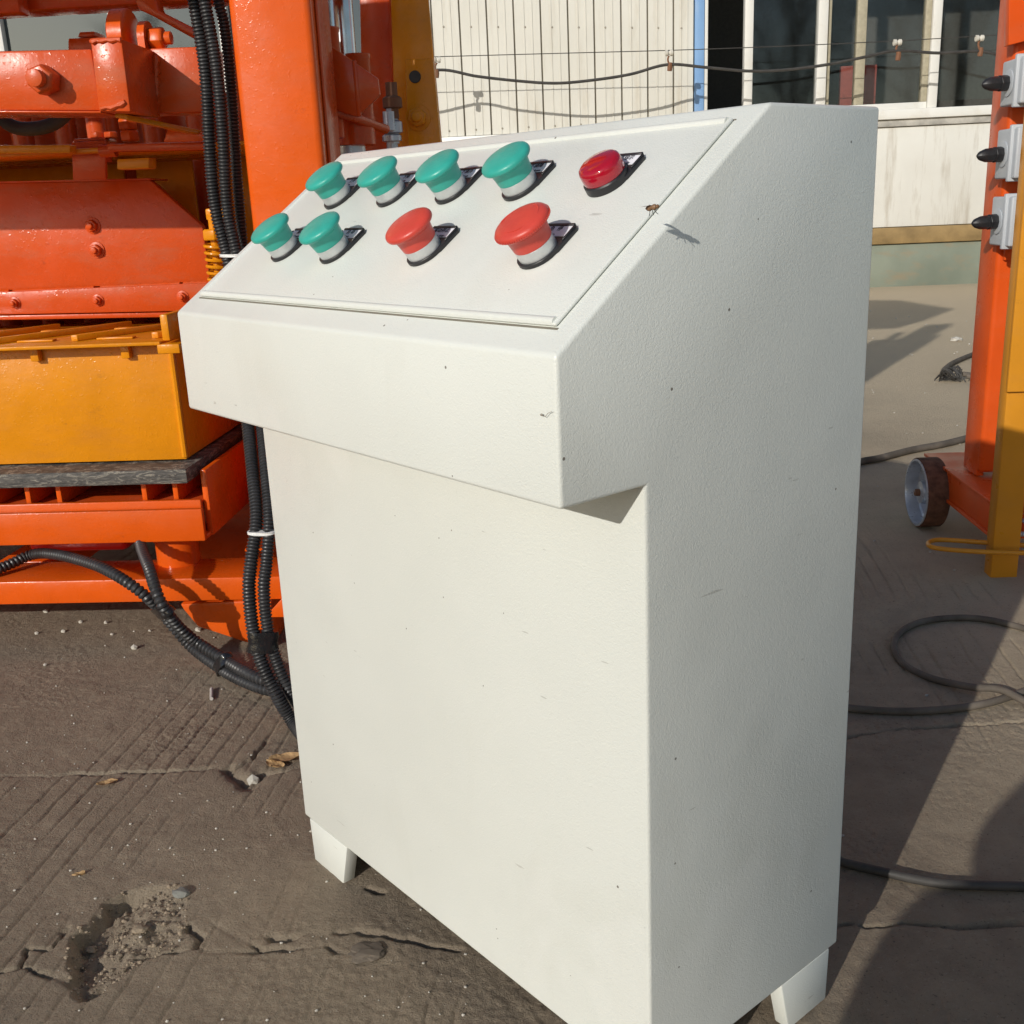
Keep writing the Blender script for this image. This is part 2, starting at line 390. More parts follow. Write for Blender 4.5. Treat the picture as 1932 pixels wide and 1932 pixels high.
for k, c in enumerate(CR):
    d = seg_dist(jx, jy, [atz(u, v)[:2] for u, v in c])
    wd = (.0032 if k in (0, 4, 5) else .0024) * (.6 + 1.4 * np.clip(vnoise(ax_ * 14, bx_ * 14, 20 + k) + .3, 0, 1))
    hh = hh - .0095 * np.exp(-(d / wd) ** 2) * np.clip(vnoise(ax_ * 22, bx_ * 22, 50 + k) * 3 + .8, .15, 1)
POT = [(123,1823),(126,1790),(133,1762),(175,1738),(190,1703),(238,1684),(325,1671),(358,1692),(357,1740),(329,1792),(254,1827),(206,1871),(150,1893),(132,1868)]
pg = [atz(u, v)[:2] for u, v in POT]
inside = np.zeros(ax_.shape, bool)
for (x0, y0), (x1, y1) in zip(pg, pg[1:] + pg[:1]):
    c = ((y0 > jy) != (y1 > jy)); xx = (x1 - x0) * (jy - y0) / (y1 - y0 + 1e-12) + x0; inside ^= c & (jx < xx)
dist = seg_dist(jx, jy, pg + pg[:1]) * np.where(inside, 1, -1)
left = np.array([p[0] for p in pg]).min(); span = np.array([p[0] for p in pg]).max() - left
depth = .030 * np.clip(1.0 - 1.25 * (ax_ - left) / span, .22, 1)
prof = np.clip(dist / .014, 0, 1); prof = prof * prof * (3 - 2 * prof)
hh = hh - prof * (depth + .006 * vnoise(ax_ * 170, bx_ * 170, 31) + .006 * vnoise(ax_ * 85, bx_ * 85, 33) + .008 * vnoise(ax_ * 35, bx_ * 35, 32))
HOLE2 = [atz(u, v)[:2] for u, v in ((430,1450),(468,1490),(492,1462))]
hh -= .010 * np.exp(-(seg_dist(jx, jy, HOLE2) / .009) ** 2)
H[near2] = hh
def height(a, b):
    i = int(np.argmin(abs(gb - b))); j = int(np.argmin(abs(ga - a))); return float(H[i, j])
# keep feet and frames clear of the relief
ny, nx = A.shape
me = bpy.data.meshes.new("ground"); me.vertices.add(nx * ny)
P3 = np.stack([A, Bm, H], -1).reshape(-1, 3); me.vertices.foreach_set("co", P3.ravel())
q = (np.arange(ny - 1)[:, None] * nx + np.arange(nx - 1)[None]).ravel()
Q = np.stack([q, q + 1, q + nx + 1, q + nx], 1).astype(np.int32)
me.loops.add(Q.size); me.loops.foreach_set("vertex_index", Q.ravel()); me.polygons.add(len(Q))
me.polygons.foreach_set("loop_start", np.arange(0, Q.size, 4, dtype=np.int32)); me.polygons.foreach_set("loop_total", np.full(len(Q), 4, np.int32))
me.polygons.foreach_set("use_smooth", np.ones(len(Q), bool)); me.update(); me.validate()
go = bpy.data.objects.new("ground", me); COL.objects.link(go); me.materials.append(GROUND); place(go, 'E', (0, 0, 0)); go["kind"] = "structure"

# ------------------------------------------------------------------ workshop building behind
WB = 9.3
wsp = thing("workshop_building", "white sheet-metal workshop with windows, brown ledge and green plinth", "building", (1.5, WB, 0))
def wa(u, v=100): return at(u, v, WB)[0]
edges = [wa(x) for x in (768, 818, 870, 921, 971.5, 1022, 1073, 1122, 1172.5, 1222, 1270.7, 1309.5)]
zb = 1.365
part("backing_wall", box(edges[0], edges[-1], WB + .02, WB + .12, .352, 4.2), SEAM, wsp)
for i, (x0, x1) in enumerate(zip(edges[:-1], edges[1:])):
    g = .006
    part("sheet_panel", join(box(x0 + g, x1 - g, WB, WB + .019, zb, 4.2),
         box(x0 + .34 * (x1 - x0), x0 + .40 * (x1 - x0), WB - .004, WB - .0005, zb + .002, 4.198),
         box(x0 + .64 * (x1 - x0), x0 + .70 * (x1 - x0), WB - .004, WB - .0005, zb + .002, 4.198)), SHEET, wsp, bevel=.002, seg=1)
for i, (x0, x1) in enumerate(zip(edges[:-1], edges[1:])):
    for zz in (2.22 - .012 * i, 1.41):
        part("rivet", lathe([(.009, 0), (.008, .004), (.003, .006)], ((x0 + x1) / 2 - .02, WB - .0005, zz), (0, -1, 0), 8), SEAM, wsp)
part("base_flashing", box(edges[0], edges[-1], WB - .03, WB + .019, 1.28, zb - .004), FRAMEW, wsp, bevel=.004)
part("lower_wall", box(edges[0], wa(1403), WB, WB + .1, .485, 1.277), PANELW, wsp)
xb0, xb1 = edges[-1] + .004, wa(1328)
part("blue_trim", box(xb0, xb1, WB - .03, WB + .1, 1.28, 4.2), BLUEP, wsp, bevel=.004)
part("door_jamb", box(xb1 + .003, wa(1335), WB - .02, WB + .1, 1.28, 4.2), FRAMEW, wsp, bevel=.003)
sill = 1.405
def post(u0, u1, mat=FRAMEW, z0=sill, d=.05, name="window_post"):
    return part(name, box(wa(u0), wa(u1), WB - d, WB + .06, z0, 4.2), mat, wsp, bevel=.005)
post(1403, 1419); post(1540, 1558); post(1753, 1770); post(1965, 1983); post(2185, 2203)
post(1614, 1632, SASH, sill + .05, .02, "sash_stile"); post(1741, 1752.5, SASH, sill + .05, .02, "sash_stile"); post(1559, 1566, SASH, sill + .05, .02, "sash_stile")
for u0, u1 in ((1419, 1540), (1566, 1614), (1632, 1741), (1770, 1965), (1983, 2185)):
    part("window_pane", box(wa(u0) + .002, wa(u1) - .002, WB + .012, WB + .016, sill + .052, 4.2), GLASSD, wsp)
part("window_sill", box(wa(1403), wa(2203), WB - .065, WB + .08, sill - .075, sill - .001), FRAMEW, wsp, bevel=.006)
part("sash_rail", box(wa(1419) + .003, wa(1753) - .003, WB - .02, WB + .05, sill, sill + .05), FRAMEW, wsp, bevel=.004)
part("sill_shade_strip", box(wa(1403), wa(2203), WB - .035, WB + .08, sill - .13, sill - .078), plain("grey_shade", (.42, .40, .36), .6, 0, .4, .3, 9), wsp, bevel=.003)  # grey strip below the sill: the sill's shadow put into the colour
pe = [wa(1403), wa(1990), wa(2203)]
for x0, x1 in zip(pe[:-1], pe[1:]):
    part("wall_panel", box(x0 + .0008, x1 - .0008, WB - .012, WB + .08, .487, sill - .133), PANELW, wsp, bevel=.006)
part("panel_backing", box(wa(1403), wa(2203), WB + .01, WB + .1, .486, sill - .14), SEAM, wsp)
part("ledge", box(-9, 9, WB - .06, WB + .1, .352, .483), LEDGE, wsp, bevel=.006)
part("plinth", box(-9, 9, WB - .03, WB + .3, -.05, .349), PLINTH, wsp, bevel=.01)
# windows on the left, seen through the machine
lx = [-8.6, wa(-160), wa(6), wa(225), wa(430), wa(640), edges[0] - .12]
for x in lx[1:]: part("window_post", box(x - .04, x + .04, WB - .05, WB + .06, sill, 4.2), FRAMEW, wsp, bevel=.005)
part("sash_stile", box(lx[2] - .115, lx[2] - .05, WB - .02, WB + .04, sill, 4.2), SASH, wsp, bevel=.004)
for x0, x1 in zip(lx[:-1], lx[1:]): part("window_pane", box(x0 + .042, x1 - .042, WB + .012, WB + .016, sill, 4.2), GLASSL, wsp)
part("window_sill", box(-9, edges[0] - .01, WB - .065, WB + .08, sill - .075, sill - .001), FRAMEW, wsp, bevel=.006)
part("lower_wall", box(-9, edges[0] - .01, WB, WB + .1, .486, sill - .078), PANELW, wsp)
part("infill_panel", box(lx[-1] + .045, edges[0] - .003, WB, WB + .1, sill, 4.2), SHEET, wsp)
part("upper_wall", box(-9, 9, WB - .01, WB + .1, 4.204, 5.2), SHEET, wsp)
part("right_wall", box(wa(2203) + .003, 9, WB, WB + .1, .486, 4.2), SHEET, wsp)
part("room_shell", join(box(-9, 9, WB + 3.5, WB + 3.6, 0, 5.2), box(-9, 9, WB + .12, WB + 3.5, 5.0, 5.1), box(-9, 9, WB + .31, WB + 3.5, 0, .02),
     box(-9.1, -9, WB + .12, WB + 3.6, 0, 5.1), box(9, 9.1, WB + .12, WB + 3.6, 0, 5.1)), DARKIN, wsp)
single("red_board", box(wa(1600), wa(1672), WB + .25, WB + .28, 1.25, 1.78), REDIN, "dull red board leaning inside behind the workshop window pane", "board", (wa(1636), WB + .26, 1.25), bevel=.004)

# wires strung in front of the wall
WW = 8.82
single("steel_wire", tube([at(u, v, WW) for u, v in ((640,112),(825,107),(1040,101),(1262,95),(1480,87),(1693,77),(1848,68),(2010,58))], .0035, .06, 6), RUBBER,
       "thin straight steel wire strung along the workshop wall", "wire", at(1262, 95, WW), smooth=True)
single("hanging_cable", tube([at(u, v, WW) for u, v in ((640,150),(740,150),(828,132),(900,144),(980,153),(1050,157),(1120,151),(1190,140),(1259,122),(1330,127),(1410,134),(1480,132),(1560,122),(1630,108),(1691,96),(1770,100),(1848,97),(1900,108),(1990,128))], .011, .03, 8), RUBBER,
       "thick black cable sagging between the insulators before the wall", "cable", at(1259, 122, WW), smooth=True)
for k, (u, v, du) in enumerate(((824,113,0),(1262,100,2),(1693,80,2),(1848,72,2))):
    c = Vector(at(u, v, WW)); r = .023
    ins = thing("wire_insulator", ("white twin porcelain insulator on a rusty hook beside the brown-yellow upright", "white twin porcelain insulator on a rusty hook before the white sheets",
        "white twin porcelain insulator on a rusty hook before the red board's window", "white twin porcelain insulator on a rusty hook beside the grey switch boxes")[k], "insulator", c, group="insulators on the wall wire")
    part("porcelain_spool", join(lathe([(.3 * r, -.032), (r, -.028), (r, -.012), (.5 * r, 0), (r, .012), (r, .028), (.3 * r, .032)], c, (1, .15, 0), 14)), PORCE, ins, smooth=True)
    e = Vector(at(u + du, v + 26, WW)); part("hook", tube([c - Vector((0, 0, .02)), (c + e) / 2 + Vector((-.012, 0, 0)), e], .008, .01, 6), RUSTW, ins, smooth=True)
    part("clamp", lathe([(.018, -.03), (.02, 0), (.016, .03)], e, (.1, 0, 1), 8), RUSTW, ins, smooth=True)

# ------------------------------------------------------------------ block machine
MC = thing("block_machine", "large orange and yellow block press machine standing behind the white console", "machine", (-1.0, 1.95, 0))
BB, FR, BD, MB, TP, CB, CO = 1.86, 1.88, 1.875, 1.94, 2.2, 1.76, 1.84
LFT = -1.95
# base
bz0, bz1 = .100, .147
bm_ = part("base_beam", box(LFT, -.30, BB, BB + .12, bz0, bz1), ORANGE, MC, bevel=.004)
part("base_beam", box(LFT, -.30, BB + .75, BB + .87, bz0, bz1), ORANGE, MC, bevel=.004)
for a0 in (LFT, -1.2, -.42): part("cross_member", box(a0, a0 + .12, BB + .122, BB + .748, bz0, bz1), ORANGE, MC, bevel=.004)
leg = [at(338,1141,BB), at(345,1152,BB), at(372,1184,BB), at(460,1205,BB), at(512,1222,BB), at(512,1141,BB)]
part("leg", prism([(p[0], BB + .003, max(-.005, p[2])) for p in leg[:1]] + [(p[0], BB + .003, p[2]) for p in leg[1:3]] + [(leg[3][0], BB + .003, .012), (leg[4][0], BB + .003, 0), (leg[5][0], BB + .003, bz0 - .001)], (0, .14, 0)), ORANGE, MC, bevel=.004)
part("leg", box(LFT, LFT + .16, BB + .003, BB + .14, -.01, bz0 - .001), ORANGE, MC, bevel=.004)
part("leg", box(LFT, LFT + .16, BB + .73, BB + .87, -.01, bz0 - .001), ORANGE, MC, bevel=.004)
part("leg", box(-.60, -.42, BB + .73, BB + .87, -.01, bz0 - .001), ORANGE, MC, bevel=.004)
part("gusset", prism([at(500,1165,BB - .01), at(533,1128,BB - .01), at(560,1165,BB - .01)], (0, .009, 0)), ORANGE, MC, bevel=.002)
# vibrating table frame
fz0, fz1 = .214, .278
rgtF = at(385, 1000, FR)[0]
part("table_frame", join(box(LFT, rgtF, FR, FR + .012, fz0, fz1), box(LFT, rgtF, FR + .013, FR + .09, fz0, fz0 + .01)), ORANGE, MC, bevel=.003)
part("table_lip", box(LFT, rgtF - .008, FR + .022, FR + .034, fz0 + .011, fz1 + .012), ORANGE, MC, bevel=.003)
part("table_shelf", box(LFT, rgtF - .01, FR + .035, FR + .45, fz1 - .004, fz1 + .004), REDOR, MC, bevel=.002)
part("side_plate", box(rgtF - .008, rgtF + .004, FR + .036, FR + .75, fz0, .345), ORANGE, MC, bevel=.003)
for u in (117 * .2977, 318 * .2977, 870 * .2977, 1072 * .2977):
    a = at(u, 950, FR)[0]; part("rib", box(a - .005, a + .005, FR + .037, FR + .4, fz1 + .005, .328), ORANGE, MC, bevel=.0015)
for u in (-95, -35, -200, -260):
    a = at(u, 950, FR)[0]; part("rib", box(a - .005, a + .005, FR + .037, FR + .4, fz1 + .005, .328), ORANGE, MC, bevel=.0015)
part("spring_mount", lathe([(.042, 0), (.042, .05), (.05, .052), (.05, .066)], (at(335, 1045, 1.96)[0], 1.965, bz1), (0, 0, 1), 28), ORANGE, MC, smooth=True)
part("vibrator_box", box(at(52, 1040, 1.97)[0], at(238, 1040, 1.97)[0], 1.975, 2.2, bz1 + .02, fz0 - .004), REDB, MC, bevel=.012, seg=3)
part("diagonal_brace", prism([(rgtF + .03, 2.0, bz1 + .005), (rgtF + .03, 2.05, bz1 + .005), (rgtF + .03, 2.55, .42), (rgtF + .03, 2.48, .42)], (.04, 0, 0)), ORANGE, MC, bevel=.003)
part("inner_plate", box(rgtF - .25, -.34, 2.3, 2.312, .004, .40), REDOR, MC, bevel=.002)
part("inner_side_plate", box(rgtF + .09, rgtF + .1, 2.06, 2.56, bz1, .62), REDOR, MC, bevel=.003)
# mould box
mR = at(353, 871, MB)[0]; mz0, mz1 = .361, .585
mold = part("mould_box", join(box(LFT, mR, MB, MB + .012, mz0, mz1), box(mR - .012, mR, MB + .0125, MB + .45, mz0, mz1 - .006), box(LFT, mR - .0125, MB + .44, MB + .45, mz0, mz1)), YELLOW, MC, bevel=.002)
part("corner_weld", tube([(mR - .003, MB + .001, z) for z in np.linspace(mz0 + .005, mz1 - .01, 9)], .006, .012, 8), YELLOW, mold, smooth=True)
tp = part("top_flange", box(LFT, at(300, 640, MB - .05)[0], MB - .05, TP + .1, mz1 + .001, mz1 + .0075), YELLOW, MC, bevel=.0015)
for k, a in enumerate(np.arange(-1.88, -.78, .155)):
    part("divider_bar", prism([(a, MB + .005, mz1 + .008), (a + .012, MB + .005, mz1 + .008), (a + .172, TP - .01, mz1 + .008), (a + .16, TP - .01, mz1 + .008)], (0, 0, .011)), YELLOW, tp, bevel=.001)
    part("slot_pad", box(a + .045, a + .115, MB + .012, MB + .03, mz1 + .008, mz1 + .0115), YELLOW, tp, bevel=.001)
    part("slot_pad", box(a + .16, a + .235, TP - .075, TP - .05, mz1 + .008, mz1 + .0115), YELLOW, tp, bevel=.001)
cp = at(318, 610, MB - .02)
part("corner_upright", box(cp[0] - .006, cp[0] + .008, MB - .044, MB + .09, mz1 + .008, mz1 + .055), YELLOW, MC, bevel=.002)
cb0, cb1 = at(303, 642, MB - .035), at(345, 642, MB - .035)
part("corner_block", box(cb0[0], cb1[0], MB - .057, MB + .03, mz1 - .014, mz1 + .003), YELLOW, MC, bevel=.002)
for u in (70, 241, -110):
    a = at(u, 655, MB)[0]; part("stiffener", box(a - .008, a + .008, MB - .017, MB - .0005, mz1 - .025, mz1), YELLOW, MC, bevel=.002)
# tamper head
tpl = part("tamper_plate", plate([(-420,352),(0,345),(282,339),(382,426),(397,531),(0,549),(-420,566)], TP, .02), REDOR, MC, bevel=.003)
part("tamper_flange", plate([(-420,352.5),(0,345.5),(282,339.5),(283,336),(0,342),(-420,349)], TP - .012, .1), REDOR, tpl, bevel=.001)
for u, v in ((175,426),(183,472)): part("bolt", boltset(at(u, v, TP - .0005), (0, -1, 0), .0125), REDOR, tpl, bevel=.0008)
bar = part("tamper_bar", plate([(-420,570),(0,551),(400,533),(400,586),(0,594),(-420,612)], TP - .014, .06), REDOR, MC, bevel=.003)
part("tamper_foot", plate([(-420,613.5),(0,595.5),(400,587.5),(400,597),(0,604),(-420,622)], TP - .008, .2), REDOR, MC, bevel=.002)
for u, v in ((28,572),(185,567),(345,560),(-130,578)): part("bolt", boltset(at(u, v, TP - .0145), (0, -1, 0), .0095), REDOR, bar, bevel=.0006)
for u0, u1 in ((-420, 18), (25, 178), (190, 340), (346, 398)):
    P = [Vector(at(u0 + (u1 - u0) * k / 9, 551 - .045 * (u0 + (u1 - u0) * k / 9), TP - .006)) for k in range(10)]
    part("weld_bead", sweep(P, [.0035 + .0012 * (k % 2) for k in range(10)], 7), REDOR, bar, smooth=True)
part("link_plate", join(plate([(134,268),(198,264),(199,338),(137,340)], TP - .10, .012), plate([(139,262),(193,259),(198,264),(134,268)], TP - .09, .06)), REDOR, MC, bevel=.004)
part("pin", cyl(at(190, 285, TP - .13), (1, 0, 0), .012, .03, 16), REDOR, MC, smooth=True)
part("guide_post", cyl((at(184, 250, TP - .02)[0], TP - .02, .92), (0, 0, 1), .02, .22), REDOR, MC, smooth=True)
for u, v in ((184,255),(210,255)): part("bolt", hexnut(at(u, v + 6, TP - .07), (0, 0, 1), .014, .012), REDOR, MC, bevel=.0008)
st = at(247, 268, TP - .12)
part("stud", join(cyl(st, (0, 0, 1), .009, .052, 12), hexnut((st[0], st[1], st[2] + .001), (0, 0, 1), .0185, .02), hexnut((st[0] - .001, st[1], st[2] + .022), (0, 0, 1), .0185, .02)), ORANGE, MC, bevel=.001)
# rear yellow frame behind the tamper
part("frame_rail", plate([(-420,282),(0,274),(132,273),(132,289),(0,290),(-420,300)], 2.03, .028), YELLOW, MC, bevel=.002)
part("frame_rail", plate([(200,272),(389,267),(389,283),(205,286)], 2.03, .028), REDOR, MC, bevel=.002)
rp = [(-1.95, .60), (-.62, .60), (-.62, .93), (-1.95, .93)]
part("rear_panel", join(*[box(a0, a1, 2.46, 2.47, .6, .93) for a0, a1 in ((-1.95, -1.02), (-.99, -.86), (-.82, -.58))], box(-1.95, -.58, 2.46, 2.47, .931, .95)), YELLOW, MC, bevel=.001)
part("hook_block", plate([(220,300),(281,297),(281,318),(220,320)], 2.05, .04), YELLOW, MC, bevel=.003)
for a in np.arange(-1.5, -.62, .105): part("rear_tube", cyl((a, 2.56, .55), (.0, 0, 1), .025, .62, 12), REDOR, MC, smooth=True)
part("rear_wall", box(-1.95, -.36, 2.62, 2.63, .16, 1.085), REDOR, MC)
part("shade_deck", box(-1.95, -.60, 2.06, 2.458, .932, .94), YELLOW, MC, bevel=.001)  # plate added to keep the sun off the rear panel
# spring, nut and block by the conduits
sp = Vector(at(405, 452, 1.98))
part("spring_nut", hexnut((sp.x, sp.y, sp.z - .001), (0, 0, 1), .022, .02), YELLOW, MC, bevel=.001)
part("spring", sweep([(sp.x + .019 * math.cos(t), sp.y + .019 * math.sin(t), sp.z - .004 - .012 * t / (2 * math.pi)) for t in np.arange(0, 2 * math.pi * 8, .35)], .0032, 7), YELLOW, MC, smooth=True)
part("spring_rod", cyl((sp.x, sp.y, sp.z - .11), (0, 0, 1), .008, .15, 12), YELLOW, MC, smooth=True)
part("spring_block", plate([(386,394),(422,390),(424,414),(389,416)], 1.99, .05), YELLOW, MC, bevel=.003)
# upper crossbeam with its bracket
xb = part("crossbeam", plate([(-900,113),(0,96),(172,92),(190,209),(0,208.5),(-900,224)], CB + .012, .1), REDOR, MC, bevel=.004)
part("beam_flange", plate([(-900,224.3),(0,208.8),(190,209.3),(190,213),(0,212.5),(-900,228)], CB + .006, .11), REDOR, xb, bevel=.001)
brk = part("beam_bracket", plate([(170,76),(229,73),(246,211),(186,210)], CB, .13), REDOR, MC, bevel=.003)
part("beam_bolt", join(hexnut(at(92, 153, CB + .0115), (0, -1, 0), .023, .034), cyl(at(92, 153, CB + .0115), (0, -1, 0), .0135, .05, 20)), REDOR, xb, bevel=.001)
part("weld_bead", sweep([Vector(at(294 + 1.5 * (k % 2), 105 + k * 10, CB + .129)) for k in range(11)], [.005 + .002 * (k % 2) for k in range(11)], 8), REDOR, brk, smooth=True)
P = [Vector(at(u, v, CB - .001)) for u, v in ((170,77),(176,79),(183,76),(192,77),(201,75),(210,76),(220,74),(228,75))]
part("weld_bead", sweep(P, [.003, .005, .0035, .0045, .003, .005, .0035, .0045], 7), REDOR, brk, smooth=True)
P = [Vector(at(u, v, CB - .001)) for u, v in ((190,205),(200,202),(210,203),(220,199),(228,197),(236,192))]
part("weld_bead", sweep(P, [.004, .003, .005, .004, .0055, .004], 7), REDOR, brk, smooth=True)
part("rear_beam", plate([(252,92),(396,87),(404,211),(262,214)], CB + .131, .07), REDOR, MC, bevel=.003)
part("stop_plate", plate([(318,238),(389,252),(389,266),(308,268)], 2.0, .015), ORANGE, MC, bevel=.002)
part("under_strap", prism([at(216, 212, CB + .05), at(240, 216, CB + .05), at(380, 246, CB + .25), at(360, 246, CB + .25)], (0, 0, -.008)), YELLOW, MC, bevel=.001)
# lug and pin on top
lc = Vector(at(237, 72, CB + .16))
part("cylinder_eye", join(lathe([(.042, 0), (.046, .003), (.046, .027), (.042, .03)], (lc.x - .016, lc.y, lc.z), (1, 0, 0), 36), box(lc.x - .012, lc.x + .01, lc.y - .03, lc.y + .03, lc.z - .09, lc.z - .02)), ORANGE, MC, smooth=True)
l2 = Vector(at(277, 74, CB + .15))
part("clevis_ear", join(lathe([(.028, 0), (.028, .012)], (l2.x - .006, l2.y, l2.z), (1, 0, 0), 28), box(l2.x - .006, l2.x + .006, l2.y - .028, l2.y + .028, l2.z - .05, l2.z)), ORANGE, MC, smooth=True)
part("clevis_bolt", join(hexnut((l2.x + .007, l2.y, l2.z), (1, 0, 0), .019, .024), cyl((l2.x + .007, l2.y, l2.z), (1, 0, 0), .0105, .036, 14)), ORANGE, MC, bevel=.001)
part("swing_arm", join(prism([at(262,18,1.98), at(288,30,1.98), at(392,88,1.98), at(392,66,1.98), at(300,20,1.98), at(290,-20,1.98), at(245,-20,1.98)], (0, .03, 0))), REDOR, MC, bevel=.003)
part("top_rail", box(LFT, -.40, 2.02, 2.09, at(200, 11, 2.02)[2], at(200, -40, 2.02)[2]), REDOR, MC, bevel=.004)
part("top_block", box(LFT, at(38, 30, 1.97)[0], 1.97, 2.01, at(20, 25, 1.97)[2], at(20, -40, 1.97)[2]), REDOR, MC, bevel=.004)
part("rear_block", plate([(128,72),(180,70),(182,100),(128,100)], 2.1, .08), REDOR, MC, bevel=.003)
part("rear_block_cap", plate([(150,60),(178,59),(178,69.5),(146,70)], 2.11, .05), REDOR, MC, bevel=.002)
# column
cL, cR = at(428, 0, CO)[0], at(584, 0, CO)[0]
part("column", box(cL, cR, CO, CO + .07, bz1 + .0005, 2.15), ORANGE, MC, bevel=.012, seg=3)
part("column_flange", box(cR + .0005, cR + .006, CO + .03, CO + .115, bz1 + .0005, 2.15), REDOR, MC, bevel=.002)
# guide rods, sleeves and gusset to the right of the column
def rodat(u, v0, v1, b, r, mat=CHROME, name="guide_rod"):
    p, q_ = at(u, v0, b), at(u, v1, b); z0, z1 = min(p[2], q_[2]), max(p[2], q_[2])
    return part(name, cyl((p[0], b, z0), (0, 0, 1), r, z1 - z0, 24), mat, MC, smooth=True)
rodat(652, 110, -500, 2.14, .021); rodat(606, 90, -500, 2.06, .008); rodat(628, 110, -500, 2.2, .011, CHROME)
def sleeve(u, v0, v1, b, r):
    p, q_ = at(u, v0, b), at(u, v1, b)
    return part("guide_sleeve", lathe([(r * .8, 0), (r, .002), (r, (p[2] - q_[2]) - .008), (r * 1.06, (p[2] - q_[2]) - .006), (r * 1.06, p[2] - q_[2])], (p[0], b, q_[2]), (0, 0, 1), 28), REDOR, MC, smooth=True)
sleeve(613, 53, 215, 2.06, .024); sleeve(672, 103, 225, 2.14, .025); sleeve(628, 222, 262, 2.06, .019); sleeve(670, 222, 276, 2.14, .036)
part("gusset", plate([(621,84),(664,114),(713,148),(717,179),(673,221),(624,203)], 2.0, .012), REDOR, MC, bevel=.003)
part("gusset", prism([at(664,114,1.998), at(674,220,1.998), at(674,220,2.1), at(664,114,2.1)], (.008, 0, 0)), REDOR, MC, bevel=.002)
part("cross_pipe", tube([at(624, 206, 2.0), at(735, 246, 2.2)], .0085, .02, 12), REDOR, MC, smooth=True)
rodat(623, 262, 420, 2.06, .006); rodat(660, 276, 420, 2.14, .03, STEEL, "lower_guide")
part("rear_column", plate([(672,-300),(733,-300),(736,0),(752,275),(760,520),(690,520)], 2.5, .02), REDOR, MC, bevel=.003)
part("rear_column_flange", plate([(726,-300),(736,-300),(748,150),(738,152)], 2.44, .06), REDOR, MC, bevel=.002)
yv = part("yellow_upright", plate([(700,-420),(806,-420),(808,0),(836,300),(852,560),(760,560),(742,150),(737,0)], 2.42, .015), YELLOW, MC, bevel=.003)
part("yellow_bracket", join(plate([(764,112),(817,110),(834,300),(848,520),(790,520),(772,330)], 2.36, .012)), YELLOW, MC, bevel=.003)
hc = at(783, 145, 2.36)
part("bracket_hole", lathe([(.0125, -.001), (.0115, -.002), (.0115, -.0022)], hc, (0, 1, 0), 24), BLKPL, MC, smooth=True)
part("bracket_bolt", boltset(at(789, 222, 2.36), (0, -1, 0), .02), YELLOW, MC, bevel=.001)
for u, v, h in ((741, 205, .02), (742, 252, .022), (740, 268, .012)):
    p = at(u, v, 2.3); part("pipe_fitting", join(lathe([(.016, 0), (.02, .002), (.02, h), (.014, h + .004)], p, (0, 0, 1), 14), cyl((p[0], p[1], p[2] - .02), (0, 0, 1), .012, .07, 12)), RUSTW if v < 210 else STEEL, MC, smooth=True)
part("gauge_glass", cyl(at(735, 246, 2.28), (0, 0, 1), .012, .036, 16), STEEL, MC, smooth=True)
# upper hopper (above the picture; throws the machine's long shadows)
part("shade_panel", box(-1.95, -.70, 1.70, 1.72, 1.205, 1.60), YELLOW, MC, bevel=.003)  # unseen panel, added and sized to shade the press parts behind it
L2 = Vector((LDIR.dot(E1), LDIR.dot(E2), LDIR.z))
def up_along(u, v, b):                     # ground point followed towards the sun to distance b
    g = Vector(atz(u, v)); t = (g.y - b) / L2.y; return tuple(g - L2 * t)
part("chute_plate", prism([up_along(u, v, 1.8) for u, v in ((1560,566),(1700,567),(1800,583),(1745,605),(1690,620),(1560,624))], (0, .01, 0)), YELLOW, MC, bevel=.002)
def strut(p, q_, b, wdt=.03):
    p, q_ = Vector(up_along(*p, b)), Vector(up_along(*q_, b)); d = (q_ - p).normalized(); n = Vector((-d.z, 0, d.x)) * wdt
    part("strut", prism([p - n, q_ - n, q_ + n, p + n], (0, .03, 0)), ORANGE, MC, bevel=.002)
strut((1560,662),(1765,633), 1.84, .022); strut((1765,633),(1600,735), 1.88, .03); strut((1700,628),(1590,700), 1.92, .022)
# pallet board lying on the table
bR = at(353, 905, BD)[0]
single("pallet_board", box(LFT, bR, BD, BD + .62, .3295, .357), BOARD, "dark compressed pallet board lying under the yellow mould box", "board", (-1.2, BD + .3, .3295), bevel=.002)
# hydraulic hose under the crossbeam
single("hydraulic_hose", tube([at(u, v, 2.02) for u, v in ((-60,150),(-20,190),(0,216),(12,232),(35,242),(60,243),(90,238),(112,226),(128,208),(140,180))], .0125, .01, 12), RUBBER,
       "thick black hydraulic hose looped beneath the orange crossbeam", "hose", at(60, 243, 2.02), smooth=True)

# ------------------------------------------------------------------ conduits
cb_ = 1.745
V1 = [(356,-60,1.872),(366,0,1.872),(387,132,1.872),(395,265,1.872),(401,350,1.872),(410,410,1.87),(424,463,1.868),(440,540,1.86),(455,650,1.85),(464,740,1.80),(468,800,1.75),(478,900,1.68),(484,980,1.635),(474,1060,1.60),(470,1110,1.58),(476,1180,1.56),(490,1240,1.545),(517,1302,1.53)]
V2 = [(376,-60,1.858),(386,0,1.858),(409,132,1.858),(421,265,1.858),(425,350,1.858),(431,410,1.857),(443,463,1.855),(460,540,1.85),(478,650,1.842),(490,740,1.795),(494,800,1.745),(503,900,1.675),(508,980,1.63),(503,1060,1.60),(498,1110,1.58),(504,1180,1.565),(518,1236,1.555),(540,1290,1.545)]
def cpath(P, tail): return [at(*p) for p in P] + [atz(*p) for p in tail]
c1 = single("corrugated_conduit", corrugated(cpath(V1, [(555,1366,.012),(605,1428,.012)]), .0112), CONDUIT,
            "black corrugated conduit beside the column, white tie round it and its twin", "conduit", (-.6, 1.72, .3), smooth=True, group="corrugated conduits of the press")
